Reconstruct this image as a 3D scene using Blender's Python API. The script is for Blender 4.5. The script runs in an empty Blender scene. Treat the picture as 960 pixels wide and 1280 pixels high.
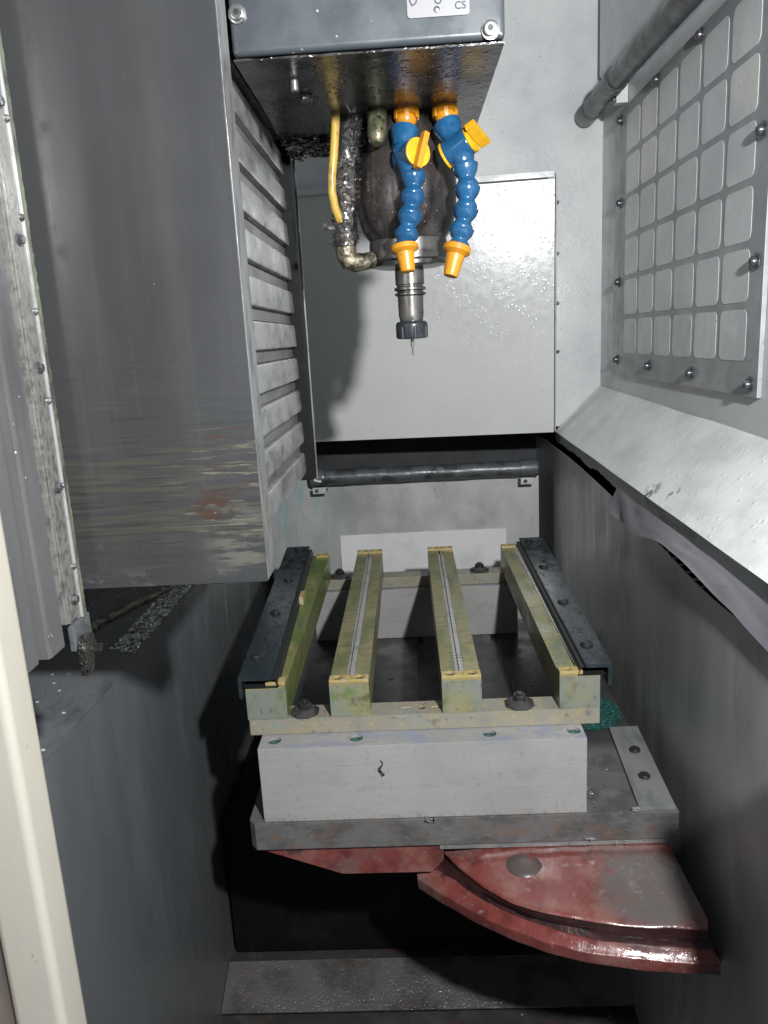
import bpy, bmesh, math, random
from mathutils import Vector, Matrix, noise as mn
random.seed(7)
S = bpy.context.scene
C = S.collection

# ------------------------------------------------------------------ camera
dx = Vector((0.99822291, -0.04600425, -0.03787655))     # world X, Y, Z seen from the camera (x right, y down, z forward)
dy = Vector((0.02666561, -0.22358092, 0.97432054))
dz = Vector((-0.05329136, -0.97359909, -0.22195687))
cd = bpy.data.cameras.new('camera'); cam = bpy.data.objects.new('camera', cd); C.objects.link(cam)
right = Vector((dx.x, dy.x, dz.x)); down = Vector((dx.y, dy.y, dz.y)); fwd = Vector((dx.z, dy.z, dz.z))
mw = Matrix.Identity(4)
for i in range(3):
    mw[i][0] = right[i]; mw[i][1] = -down[i]; mw[i][2] = -fwd[i]
mw[0][3], mw[1][3], mw[2][3] = 0.0, -0.94, 0.656
cam.matrix_world = mw
cd.sensor_fit = 'HORIZONTAL'; cd.sensor_width = 36; cd.lens = 36 * 950 / 960
cd.clip_start = 0.02; cd.clip_end = 60
S.camera = cam

# ------------------------------------------------------------------ light: the dim shop around and one work lamp at the open door
w = bpy.data.worlds.new('World'); S.world = w; w.use_nodes = True
bg = w.node_tree.nodes['Background']
bg.inputs[0].default_value = (0.80, 0.90, 1.0, 1); bg.inputs[1].default_value = 0.22
ld = bpy.data.lights.new('work_lamp', 'POINT'); ld.energy = 80; ld.shadow_soft_size = 0.022; ld.color = (0.97, 0.985, 1.0)
lo = bpy.data.objects.new('work_lamp', ld); lo.location = (0.289, -1.01, 0.95); C.objects.link(lo)
S.view_settings.view_transform = 'Standard'; S.view_settings.look = 'None'
S.view_settings.exposure = 0.52; S.view_settings.gamma = 1.0; S.view_settings.use_curve_mapping = False
S.cycles.max_bounces = 8; S.cycles.caustics_reflective = False; S.cycles.caustics_refractive = False

# ------------------------------------------------------------------ materials
def c4(c):
    return (c, c, c, 1) if isinstance(c, (int, float)) else (c[0], c[1], c[2], 1)

def M(name, base, rough=0.5, metal=0.0, layers=(), bump=0.0, bscale=60, bstretch=(1, 1, 1), rvar=0.0, rscale=(20, 20, 20),
      coat=0.0, spec=0.5, specks=None, drops=None):
    """layers: (colour, scale xyz, lo, hi[, dict(detail, sph=(p, r), axis=(i, a, b))]) laid over the base colour with noise masks"""
    m = bpy.data.materials.new(name); m.use_nodes = True
    nt = m.node_tree; N = nt.nodes; L = nt.links
    bs = N['Principled BSDF']
    bs.inputs['Metallic'].default_value = metal
    bs.inputs['Roughness'].default_value = rough
    bs.inputs['Coat Weight'].default_value = coat; bs.inputs['Coat Roughness'].default_value = 0.15
    bs.inputs['Specular IOR Level'].default_value = spec
    pos = N.new('ShaderNodeNewGeometry').outputs['Position']
    cnt = [0]
    def noise(scale, detail=4, rough_=0.6):
        cnt[0] += 1
        mp = N.new('ShaderNodeMapping'); mp.inputs['Scale'].default_value = scale
        mp.inputs['Location'].default_value = (cnt[0] * 1.7, cnt[0] * 2.3, cnt[0] * 0.9)
        L.new(pos, mp.inputs['Vector'])
        n = N.new('ShaderNodeTexNoise'); n.inputs['Scale'].default_value = 1; n.inputs['Detail'].default_value = detail
        n.inputs['Roughness'].default_value = rough_
        L.new(mp.outputs[0], n.inputs['Vector']); return n.outputs['Fac']
    def remap(v, a, b):
        r = N.new('ShaderNodeMapRange'); r.interpolation_type = 'SMOOTHSTEP'
        r.inputs[1].default_value = a; r.inputs[2].default_value = b
        L.new(v, r.inputs[0]); return r.outputs[0]
    def mul(a, b):
        q = N.new('ShaderNodeMath'); q.operation = 'MULTIPLY'; L.new(a, q.inputs[0])
        if isinstance(b, float): q.inputs[1].default_value = b
        else: L.new(b, q.inputs[1])
        return q.outputs[0]
    def mixc(f, a, col):
        x = N.new('ShaderNodeMix'); x.data_type = 'RGBA'; L.new(f, x.inputs[0])
        if isinstance(a, tuple): x.inputs[6].default_value = a
        else: L.new(a, x.inputs[6])
        x.inputs[7].default_value = c4(col); return x.outputs[2]
    col = c4(base)
    for ly in layers:
        o = ly[4] if len(ly) > 4 else {}
        f = remap(noise(ly[1], o.get('detail', 5), o.get('nr', 0.6)), ly[2], ly[3])
        if 'amt' in o: f = mul(f, float(o['amt']))
        if 'sph' in o:
            p, r = o['sph']
            d = N.new('ShaderNodeVectorMath'); d.operation = 'DISTANCE'; L.new(pos, d.inputs[0]); d.inputs[1].default_value = p
            f = mul(f, remap(d.outputs['Value'], r, r * o.get('soft', 0.5)))
        if 'axis' in o:
            i, a, b = o['axis']
            s = N.new('ShaderNodeSeparateXYZ'); L.new(pos, s.inputs[0])
            f = mul(f, remap(s.outputs[i], a, b))
        if 'axis2' in o:
            i, a, b = o['axis2']
            s = N.new('ShaderNodeSeparateXYZ'); L.new(pos, s.inputs[0])
            f = mul(f, remap(s.outputs[i], a, b))
        col = mixc(f, col, ly[0])
    hgt = None
    if specks:      # small light chips / dried drops
        sc, thr, pick, scol = specks
        mp = N.new('ShaderNodeMapping'); mp.inputs['Scale'].default_value = (sc, sc, sc); L.new(pos, mp.inputs['Vector'])
        v = N.new('ShaderNodeTexVoronoi'); v.inputs['Scale'].default_value = 1; L.new(mp.outputs[0], v.inputs['Vector'])
        near = remap(v.outputs['Distance'], thr, thr * 0.6)
        s = N.new('ShaderNodeSeparateColor'); L.new(v.outputs['Color'], s.inputs[0])
        f = mul(near, remap(s.outputs[0], pick, pick + 0.02))
        col = mixc(f, col, scol); hgt = f
    if isinstance(col, tuple): bs.inputs['Base Color'].default_value = col
    else: L.new(col, bs.inputs['Base Color'])
    if rvar:
        f = remap(noise(rscale, 5), 0.3, 0.7)
        r = N.new('ShaderNodeMapRange'); L.new(f, r.inputs[0])
        r.inputs[3].default_value = max(0.03, rough - rvar); r.inputs[4].default_value = min(1, rough + rvar)
        L.new(r.outputs[0], bs.inputs['Roughness'])
    prev = None
    if bump:
        b = N.new('ShaderNodeBump'); b.inputs['Strength'].default_value = min(1.0, bump); b.inputs['Distance'].default_value = 0.002
        L.new(noise(tuple(bscale * q for q in bstretch), 5), b.inputs['Height']); prev = b.outputs[0]
    if drops:       # wet droplets
        sc, thr, pick, st = drops
        mp = N.new('ShaderNodeMapping'); mp.inputs['Scale'].default_value = (sc, sc, sc); L.new(pos, mp.inputs['Vector'])
        v = N.new('ShaderNodeTexVoronoi'); v.inputs['Scale'].default_value = 1; L.new(mp.outputs[0], v.inputs['Vector'])
        s = N.new('ShaderNodeSeparateColor'); L.new(v.outputs['Color'], s.inputs[0])
        f = mul(remap(v.outputs['Distance'], thr, 0.0), remap(s.outputs[1], pick, pick + 0.05))
        b = N.new('ShaderNodeBump'); b.inputs['Strength'].default_value = st; b.inputs['Distance'].default_value = 0.002
        L.new(f, b.inputs['Height'])
        if prev: L.new(prev, b.inputs['Normal'])
        prev = b.outputs[0]
    if hgt:
        b = N.new('ShaderNodeBump'); b.inputs['Strength'].default_value = 0.4; b.inputs['Distance'].default_value = 0.001
        L.new(hgt, b.inputs['Height'])
        if prev: L.new(prev, b.inputs['Normal'])
        prev = b.outputs[0]
    if prev: L.new(prev, bs.inputs['Normal'])
    return m

m_white = M('white_enamel', (0.62, 0.62, 0.605), 0.21, layers=[((0.57, 0.57, 0.555), (3, 3, 5), 0.40, 0.75), ((0.40, 0.40, 0.39), (60, 60, 14), 0.64, 0.80, dict(amt=0.35)), ((0.5, 0.5, 0.49), (140, 140, 140), 0.66, 0.74, dict(amt=0.4))],
            rvar=0.06, rscale=(60, 60, 60), bump=0.12, bscale=90, specks=(85, 0.14, 0.94, (0.25, 0.25, 0.24)), drops=(130, 0.40, 0.74, 0.16))
m_wallup = M('wall_enamel', (0.66, 0.66, 0.65), 0.36, layers=[((0.53, 0.54, 0.54), (4, 4, 4), 0.40, 0.75), ((0.32, 0.32, 0.32), (120, 120, 150), 0.64, 0.76, dict(amt=0.35)), ((0.82, 0.82, 0.81), (150, 150, 150), 0.62, 0.70, dict(amt=0.6))],
             rvar=0.12, bump=0.25, bscale=120, specks=(120, 0.16, 0.92, (0.25, 0.25, 0.25)))
m_wallr = M('side_wall_enamel', (0.66, 0.665, 0.66), 0.40, layers=[((0.54, 0.545, 0.55), (4, 4, 6), 0.35, 0.75), ((0.30, 0.30, 0.30), (60, 60, 8), 0.60, 0.78, dict(amt=0.5)), ((0.20, 0.20, 0.20), (90, 90, 90), 0.66, 0.74, dict(amt=0.5))],
            rvar=0.1, bump=0.15, bscale=80, specks=(110, 0.15, 0.92, (0.2, 0.2, 0.2)))
m_ledge = M('ledge_enamel', (0.80, 0.80, 0.785), 0.44, layers=[((0.64, 0.64, 0.63), (12, 6, 12), 0.42, 0.70), ((0.50, 0.50, 0.50), (20, 140, 20), 0.58, 0.74, dict(amt=0.45)), ((0.40, 0.40, 0.40), (120, 120, 120), 0.62, 0.70, dict(amt=0.5)),
            ((0.15, 0.15, 0.15), (90, 70, 90), 0.71, 0.73), ((0.20, 0.20, 0.205), (60, 40, 60), 0.44, 0.50, dict(sph=((0.388, 0.29, 0.388), 0.030), soft=0.4)), ((0.24, 0.24, 0.245), (60, 50, 60), 0.46, 0.52, dict(sph=((0.402, 0.22, 0.40), 0.018), soft=0.4))],
            rvar=0.12, bump=0.30, bscale=55, bstretch=(0.5, 1.6, 0.5), drops=(90, 0.4, 0.7, 0.35))
m_lip = M('lip_grey', (0.36, 0.37, 0.38), 0.45, layers=[((0.18, 0.18, 0.19), (40, 9, 40), 0.5, 0.7)], rvar=0.1, bump=0.2)
m_stain = M('stained_steel', (0.54, 0.54, 0.535), 0.38, metal=0.3, layers=[((0.40, 0.40, 0.395), (5, 3, 2), 0.40, 0.70), ((0.64, 0.64, 0.63), (60, 40, 3), 0.56, 0.8, dict(amt=0.5)),
            ((0.72, 0.72, 0.70), (14, 36, 12), 0.68, 0.71, dict(amt=0.35)), ((0.18, 0.18, 0.175), (40, 26, 5), 0.60, 0.8, dict(amt=0.5)), ((0.36, 0.24, 0.20), (6, 4, 9), 0.55, 0.8, dict(amt=0.4, axis=(2, 0.02, -0.1)))],
            rvar=0.13, rscale=(20, 20, 4), bump=0.06, bscale=70, bstretch=(1, 1, .2))
m_rear = M('rear_wall_steel', (0.50, 0.50, 0.49), 0.40, metal=0.25, layers=[((0.34, 0.34, 0.34), (6, 6, 2.5), 0.38, 0.72), ((0.62, 0.62, 0.60), (55, 55, 3), 0.60, 0.8, dict(amt=0.5)), ((0.22, 0.22, 0.22), (60, 60, 8), 0.62, 0.76, dict(amt=0.4)),
            ((0.20, 0.42, 0.41), (60, 60, 6), 0.46, 0.62, dict(sph=((-0.30, 1.10, 0.20), 0.13), soft=0.3, amt=0.75))], rvar=0.1, bump=0.06, specks=(80, .18, .88, (.2, .2, .2)))
m_dark = M('cavity_shade', (0.035, 0.04, 0.045), 0.6, layers=[((0.015, 0.016, 0.018), (10, 10, 10), 0.4, 0.7)])  # near-black colour stands in for shade deep inside the recesses
m_leftw = M('slate_paint', (0.105, 0.112, 0.118), 0.34, layers=[((0.150, 0.157, 0.164), (9, 7, 1.8), 0.45, 0.75, dict(amt=0.7)), ((0.092, 0.098, 0.104), (6, 6, 2), 0.5, 0.8, dict(amt=0.7)),
            ((0.25, 0.255, 0.26), (40, 26, 3.5), 0.54, 0.72, dict(amt=0.6, axis=(1, 0.15, 0.42), axis2=(2, -0.15, 0.12))), ((0.06, 0.062, 0.065), (200, 160, 40), 0.62, 0.72, dict(amt=0.25))],
            rvar=0.10, rscale=(20, 20, 5), bump=0.10, bscale=110, specks=(46, 0.13, 0.82, (0.5, 0.5, 0.5)))
m_leftl = M('slate_ledge_paint', (0.12, 0.125, 0.13), 0.42, layers=[((0.07, 0.075, 0.08), (30, 8, 30), 0.45, 0.7), ((0.2, 0.205, 0.21), (120, 60, 120), 0.62, 0.72, dict(amt=0.5))], rvar=0.1, bump=0.3, bscale=140,
            specks=(70, 0.20, 0.75, (0.6, 0.6, 0.6)))
m_leftp = M('left_panel_paint', (0.080, 0.080, 0.080), 0.44, layers=[((0.052, 0.052, 0.052), (22, 22, 3), 0.42, 0.7), ((0.115, 0.115, 0.113), (60, 60, 9), 0.58, 0.8, dict(amt=0.6)), ((0.03, 0.03, 0.03), (90, 90, 14), 0.62, 0.74, dict(amt=0.5))], rvar=0.1,
            bump=0.12, bscale=140, specks=(120, 0.13, 0.85, (0.4, 0.4, 0.38)))
m_cover = M('oily_cover_steel', (0.034, 0.0345, 0.0355), 0.26, metal=0.0, layers=[
            ((0.023, 0.0235, 0.0242), (6, 6, 2), 0.42, 0.70),
            ((0.050, 0.053, 0.053), (190, 190, 5), 0.54, 0.75, dict(amt=0.35, axis=(2, 0.84, 0.66))),
            ((0.021, 0.023, 0.023), (14, 14, 330), 0.54, 0.68, dict(amt=0.45, axis=(2, 0.72, 0.60))),
            ((0.050, 0.053, 0.050), (22, 22, 420), 0.56, 0.68, dict(amt=0.40, axis=(2, 0.70, 0.60))),
            ((0.054, 0.053, 0.036), (12, 12, 260), 0.44, 0.60, dict(axis=(2, 0.60, 0.555), axis2=(2, 0.475, 0.51), amt=0.6)),
            ((0.026, 0.027, 0.024), (16, 16, 380), 0.54, 0.62, dict(axis=(2, 0.60, 0.555), axis2=(2, 0.465, 0.50), amt=0.8)),
            ((0.105, 0.100, 0.072), (26, 26, 420), 0.57, 0.62, dict(sph=((-0.150, -0.30, 0.53), 0.085), soft=0.2, amt=0.9)),
            ((0.090, 0.088, 0.072), (22, 22, 150), 0.48, 0.60, dict(sph=((-0.148, -0.30, 0.490), 0.045), soft=0.3, amt=0.8)),
            ((0.040, 0.023, 0.016), (110, 110, 170), 0.47, 0.54, dict(sph=((-0.172, -0.30, 0.521), 0.024), soft=0.4, amt=0.9)),
            ((0.042, 0.024, 0.017), (22, 22, 420), 0.58, 0.61, dict(sph=((-0.152, -0.30, 0.562), 0.04), soft=0.5)),
            ((0.070, 0.070, 0.066), (26, 26, 40), 0.54, 0.59, dict(axis=(2, 0.474, 0.460), amt=0.6))],
            rvar=0.09, rscale=(30, 30, 3), bump=0.03, bscale=60, bstretch=(1.5, 1.5, .2), coat=0.4, specks=(40, 0.08, 0.85, (0.7, 0.7, 0.7)))
m_lipc = M('cover_edge_steel', (0.20, 0.205, 0.205), 0.38, metal=0.4, layers=[((0.10, 0.10, 0.10), (90, 90, 24), 0.45, 0.7), ((0.14, 0.125, 0.08), (60, 60, 30), 0.5, 0.7, dict(axis=(2, .58, .5)))], bump=0.25, rvar=0.12)
m_slat = M('worn_slat_steel', (0.33, 0.33, 0.328), 0.36, metal=0.4, layers=[((0.19, 0.19, 0.195), (40, 14, 30), 0.46, 0.66), ((0.48, 0.48, 0.475), (80, 60, 9), 0.58, 0.75, dict(amt=0.6)),
            ((0.11, 0.11, 0.11), (30, 26, 36), 0.58, 0.68, dict(amt=0.75)), ((0.08, 0.08, 0.08), (160, 110, 90), 0.62, 0.72, dict(amt=0.5))], bump=0.2, bscale=110, rvar=0.12)
m_groove = M('slat_groove_steel', (0.17, 0.17, 0.175), 0.45, metal=0.3, layers=[((0.09, 0.09, 0.09), (20, 6, 20), 0.45, 0.7)], bump=0.1, rvar=0.1)
m_black = M('black_steel', (0.006, 0.0065, 0.007), 0.6, layers=[((0.018, 0.018, 0.018), (60, 60, 60), 0.6, 0.72)], bump=0.25, spec=0.15)
m_head = M('head_grey_paint', (0.052, 0.060, 0.067), 0.34, layers=[((0.042, 0.048, 0.054), (5, 5, 7), 0.4, 0.7), ((0.06, 0.068, 0.075), (150, 150, 16), 0.56, 0.8, dict(amt=0.4))], rvar=0.1, bump=0.06,
           specks=(120, 0.18, 0.80, (0.22, 0.23, 0.24)))
m_headb = M('head_underside_oily', (0.10, 0.10, 0.098), 0.16, metal=0.6, layers=[((0.03, 0.03, 0.03), (30, 30, 30), 0.46, 0.62), ((0.14, 0.14, 0.135), (120, 120, 120), 0.6, 0.7, dict(amt=0.5))], rvar=0.08, bump=0.38, bscale=150, drops=(140, 0.45, 0.6, 0.5))
m_tar = M('oily_black_grime', (0.020, 0.019, 0.018), 0.13, layers=[((0.06, 0.05, 0.042), (45, 45, 30), 0.5, 0.66)], bump=1.0, bscale=260, rvar=0.08, drops=(230, 0.5, 0.4, 1.0), coat=0.6)
m_spin = M('spindle_oily_steel', (0.050, 0.042, 0.038), 0.20, metal=0.35, layers=[((0.022, 0.020, 0.019), (40, 40, 26), 0.42, 0.62), ((0.10, 0.092, 0.088), (70, 70, 22), 0.60, 0.72, dict(amt=0.6)), ((0.012, 0.011, 0.011), (130, 130, 90), 0.58, 0.68, dict(amt=0.7))], bump=0.35, bscale=130, rvar=0.10, drops=(190, 0.40, 0.74, 0.7), coat=0.5)
m_nose = M('spindle_nose_steel', (0.16, 0.155, 0.15), 0.26, metal=0.75, layers=[((0.06, 0.058, 0.055), (18, 18, 40), 0.45, 0.7)], bump=0.10, rvar=0.1)
m_holder = M('tool_holder_steel', (0.20, 0.19, 0.175), 0.26, metal=0.8, layers=[((0.07, 0.065, 0.055), (40, 40, 60), 0.48, 0.7)], bump=0.08, rvar=0.1)
m_nut = M('collet_nut_black', (0.020, 0.023, 0.028), 0.30, layers=[((0.05, 0.055, 0.06), (60, 60, 60), 0.55, 0.75)], bump=0.1)
m_carb = M('carbide', (0.28, 0.27, 0.26), 0.3, metal=0.8)
m_blue = M('hose_blue_plastic', (0.009, 0.062, 0.145), 0.22, layers=[((0.014, 0.085, 0.185), (40, 40, 40), 0.45, 0.7), ((0.015, 0.035, 0.06), (110, 110, 80), 0.58, 0.70, dict(amt=0.6))], rvar=0.08, bump=0.08, bscale=110, spec=0.5, coat=0.2)
m_yel = M('hose_orange_plastic', (0.50, 0.215, 0.012), 0.34, layers=[((0.42, 0.165, 0.01), (40, 40, 40), 0.45, 0.7), ((0.12, 0.055, 0.01), (130, 130, 90), 0.60, 0.72, dict(amt=0.65))], rvar=0.08, bump=0.08, bscale=110)
m_yel2 = M('valve_yellow_plastic', (0.60, 0.34, 0.012), 0.36, layers=[((0.50, 0.26, 0.01), (40, 40, 40), 0.45, 0.7), ((0.2, 0.11, 0.01), (140, 140, 140), 0.64, 0.72, dict(amt=0.5))], bump=0.06)
m_tube = M('yellow_air_tube', (0.42, 0.28, 0.055), 0.32, layers=[((0.22, 0.15, 0.04), (90, 90, 40), 0.5, 0.66)], bump=0.1)
m_green = M('green_brass_fitting', (0.085, 0.095, 0.055), 0.24, metal=0.4, layers=[((0.17, 0.15, 0.09), (90, 90, 60), 0.5, 0.62), ((0.02, 0.02, 0.018), (110, 110, 110), 0.54, 0.64)], bump=0.6, bscale=160)
m_brass = M('grimy_brass', (0.20, 0.175, 0.12), 0.28, metal=0.6, layers=[((0.04, 0.036, 0.03), (110, 110, 110), 0.44, 0.58)], bump=0.9, bscale=220)
m_alu = M('riser_aluminium', (0.31, 0.302, 0.293), 0.50, metal=0.12, layers=[((0.265, 0.258, 0.248), (5, 5, 8), 0.4, 0.7), ((0.385, 0.377, 0.365), (3, 3, 420), 0.46, 0.74, dict(amt=0.30)), ((0.245, 0.238, 0.23), (150, 150, 150), 0.56, 0.70, dict(amt=0.5)),
            ((0.13, 0.125, 0.12), (420, 420, 34), 0.68, 0.72, dict(amt=0.6, axis=(2, 0.108, 0.08), detail=2, sph=((0.17, 0.0, 0.04), 0.16), soft=0.3)), ((0.15, 0.145, 0.14), (330, 330, 30), 0.73, 0.76, dict(amt=0.6, axis=(2, 0.108, 0.09), detail=2)),
            ((0.20, 0.195, 0.185), (60, 60, 45), 0.62, 0.70, dict(amt=0.5)), ((0.24, 0.235, 0.225), (18, 18, 60), 0.56, 0.66, dict(amt=0.45)),
            ((0.19, 0.215, 0.34), (22, 40, 22), 0.42, 0.62, dict(axis=(2, 0.1125, 0.1145), amt=0.6)), ((0.25, 0.245, 0.23), (90, 90, 90), 0.5, 0.62, dict(axis=(2, 0.1125, 0.1145), amt=0.7)), ((0.16, 0.155, 0.145), (200, 200, 140), 0.48, 0.64, dict(axis=(2, 0.012, 0.0), amt=0.6))],
            rvar=0.1, bump=0.10, bscale=120)
m_bar = M('fixture_bar_patina', (0.28, 0.25, 0.18), 0.45, metal=0.2, layers=[((0.25, 0.24, 0.20), (14, 20, 30), 0.40, 0.62), ((0.40, 0.29, 0.12), (60, 60, 60), 0.56, 0.68, dict(amt=0.7)),
            ((0.13, 0.13, 0.13), (90, 90, 90), 0.58, 0.68, dict(amt=0.7)), ((0.23, 0.30, 0.27), (22, 22, 22), 0.56, 0.70, dict(amt=0.7)), ((0.42, 0.40, 0.36), (160, 50, 160), 0.6, 0.7, dict(amt=0.5))], rvar=0.1, bump=0.15, bscale=130)
m_rail = M('fixture_rail_patina', (0.27, 0.25, 0.13), 0.36, metal=0.25, layers=[((0.165, 0.175, 0.075), (22, 9, 22), 0.42, 0.64), ((0.15, 0.185, 0.150), (16, 6, 30), 0.52, 0.68, dict(amt=0.7)),
            ((0.34, 0.27, 0.10), (80, 30, 80), 0.52, 0.68, dict(amt=0.7)), ((0.085, 0.088, 0.045), (30, 420, 30), 0.52, 0.64, dict(amt=0.75)), ((0.06, 0.07, 0.05), (130, 90, 130), 0.60, 0.70, dict(amt=0.6)), ((0.32, 0.30, 0.20), (160, 40, 160), 0.62, 0.72, dict(amt=0.5)),
            ((0.22, 0.24, 0.22), (16, 400, 10), 0.36, 0.56, dict(axis=(1, 0.0415, 0.0405), amt=0.85)), ((0.12, 0.19, 0.055), (26, 26, 26), 0.54, 0.66, dict(axis=(1, 0.042, 0.0405), amt=0.7)), ((0.09, 0.10, 0.09), (110, 110, 60), 0.56, 0.68, dict(axis=(1, 0.042, 0.0405), amt=0.6)), ((0.33, 0.26, 0.10), (40, 40, 40), 0.3, 0.5, dict(axis=(2, 0.1865, 0.1895), axis2=(1, 0.042, 0.0405), amt=0.8))],
            rvar=0.1, bump=0.12, bscale=110)
m_railg = M('fixture_rail_green', (0.20, 0.205, 0.065), 0.36, metal=0.25, layers=[((0.105, 0.165, 0.035), (14, 7, 18), 0.42, 0.62), ((0.07, 0.12, 0.08), (60, 40, 60), 0.54, 0.66, dict(amt=0.8)), ((0.06, 0.075, 0.04), (140, 110, 140), 0.58, 0.68, dict(amt=0.6)),
            ((0.36, 0.29, 0.12), (50, 20, 50), 0.56, 0.68, dict(amt=0.7)), ((0.22, 0.24, 0.22), (16, 400, 10), 0.36, 0.56, dict(axis=(1, 0.0415, 0.0405), amt=0.85)), ((0.09, 0.10, 0.09), (110, 110, 60), 0.56, 0.68, dict(axis=(1, 0.042, 0.0405), amt=0.6)), ((0.36, 0.29, 0.10), (40, 40, 40), 0.3, 0.5, dict(axis=(2, 0.183, 0.188), axis2=(1, 0.042, 0.0405), amt=0.8))], rvar=0.1, bump=0.12, bscale=110)
m_pad = M('rail_end_pad', (0.42, 0.31, 0.11), 0.42, metal=0.2, layers=[((0.42, 0.36, 0.20), (60, 60, 60), 0.45, 0.65), ((0.36, 0.40, 0.37), (60, 60, 60), 0.56, 0.7)], bump=0.06)
m_rack = M('rack_bright_steel', (0.46, 0.46, 0.445), 0.30, metal=0.5, layers=[((0.25, 0.26, 0.22), (90, 30, 40), 0.5, 0.66, dict(amt=0.7))])
m_slot = M('slot_green_shade', (0.012, 0.030, 0.027), 0.25, layers=[((0.006, 0.010, 0.010), (60, 20, 60), 0.45, 0.6)])  # coolant green taken near black: shade inside holes and slots
m_slotp = M('slot_stain_shade', (0.10, 0.085, 0.15), 0.35, layers=[((0.2, 0.17, 0.16), (90, 90, 90), 0.5, 0.62)])  # purple stain, its dark fill also standing for the slot's shade
m_angle = M('angle_iron_oily', (0.026, 0.036, 0.042), 0.20, metal=0.3, layers=[((0.042, 0.056, 0.062), (30, 9, 30), 0.48, 0.68, dict(amt=0.8)), ((0.016, 0.020, 0.023), (60, 40, 60), 0.56, 0.68, dict(amt=0.6))], rvar=0.08, rscale=(40, 30, 40), bump=0.10, bscale=90,
            drops=(150, 0.42, 0.74, 0.4), specks=(160, 0.20, 0.86, (0.40, 0.42, 0.43)))
m_rub = M('black_rubber', (0.014, 0.015, 0.015), 0.5, bump=0.1)
m_bolt = M('black_oxide_bolt', (0.030, 0.030, 0.032), 0.30, metal=0.4, layers=[((0.075, 0.07, 0.065), (90, 90, 90), 0.5, 0.7)], bump=0.15)
m_flangen = M('flange_nut_steel', (0.085, 0.082, 0.08), 0.35, metal=0.5, layers=[((0.04, 0.038, 0.036), (80, 80, 80), 0.45, 0.65)], bump=0.15)
m_pallet = M('pallet_steel', (0.150, 0.145, 0.140), 0.36, metal=0.3, layers=[((0.095, 0.092, 0.09), (20, 20, 30), 0.42, 0.64), ((0.24, 0.23, 0.22), (60, 60, 200), 0.58, 0.72, dict(amt=0.5)),
            ((0.20, 0.105, 0.06), (26, 26, 40), 0.52, 0.64, dict(axis=(1, 0.004, 0.002), amt=0.40)), ((0.06, 0.05, 0.045), (120, 120, 120), 0.60, 0.70, dict(amt=0.6)), ((0.22, 0.215, 0.21), (120, 120, 120), 0.62, 0.72, dict(amt=0.5)),
            ((0.035, 0.038, 0.038), (6, 6, 6), 0.30, 0.45, dict(axis=(1, 0.15, 0.2), amt=0.85))], rvar=0.12, bump=0.2, bscale=120)
m_strip = M('pallet_strip_steel', (0.30, 0.30, 0.29), 0.40, metal=0.5, layers=[((0.20, 0.22, 0.215), (30, 10, 30), 0.45, 0.65)], rvar=0.1, bump=0.08)
m_red = M('red_casting_paint', (0.150, 0.034, 0.029), 0.22, layers=[((0.20, 0.085, 0.07), (16, 16, 16), 0.46, 0.66), ((0.12, 0.085, 0.078), (11, 13, 16), 0.54, 0.66, dict(amt=0.6)), ((0.07, 0.018, 0.016), (30, 30, 30), 0.50, 0.70, dict(amt=0.7)), ((0.03, 0.022, 0.02), (22, 22, 22), 0.60, 0.68, dict(amt=0.8)), ((0.10, 0.09, 0.085), (170, 170, 170), 0.62, 0.68, dict(amt=0.7)),
            ((0.105, 0.098, 0.092), (12, 12, 12), 0.34, 0.46, dict(sph=((0.285, -0.07, -0.07), 0.085), soft=0.6, amt=0.9)), ((0.26, 0.20, 0.19), (90, 90, 90), 0.62, 0.70, dict(amt=0.5))],
            rvar=0.14, rscale=(30, 30, 30), bump=0.6, bscale=70, coat=0.4)
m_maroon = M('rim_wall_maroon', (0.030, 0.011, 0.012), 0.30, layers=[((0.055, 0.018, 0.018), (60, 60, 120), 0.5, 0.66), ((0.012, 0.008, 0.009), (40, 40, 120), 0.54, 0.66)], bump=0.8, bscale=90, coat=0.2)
m_boss = M('boss_grey', (0.075, 0.062, 0.058), 0.34, metal=0.1, layers=[((0.16, 0.05, 0.04), (40, 40, 40), 0.5, 0.6)], bump=0.6)
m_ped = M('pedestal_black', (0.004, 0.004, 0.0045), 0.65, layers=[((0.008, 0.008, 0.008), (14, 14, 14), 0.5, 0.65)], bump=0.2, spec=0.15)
m_floor = M('wet_floor_steel', (0.070, 0.070, 0.067), 0.36, metal=0.4, layers=[((0.12, 0.118, 0.11), (14, 14, 14), 0.45, 0.7), ((0.16, 0.05, 0.03), (8, 30, 8), 0.55, 0.75, dict(amt=0.5))], rvar=0.12, bump=0.7, bscale=160,
            specks=(60, 0.16, 0.85, (0.5, 0.5, 0.5)))
m_wet = M('wet_floor_sludge', (0.20, 0.195, 0.187), 0.18, metal=0.5, layers=[((0.10, 0.098, 0.094), (14, 14, 14), 0.45, 0.7), ((0.24, 0.09, 0.06), (10, 30, 10), 0.58, 0.75, dict(amt=0.5))], rvar=0.08, bump=0.8, bscale=190)
m_pipe = M('grimy_pipe', (0.105, 0.112, 0.115), 0.36, metal=0.2, layers=[((0.045, 0.047, 0.05), (26, 26, 26), 0.45, 0.65), ((0.22, 0.225, 0.225), (60, 60, 60), 0.6, 0.75, dict(amt=0.6))], rvar=0.1, bump=0.35, bscale=110)
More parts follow.
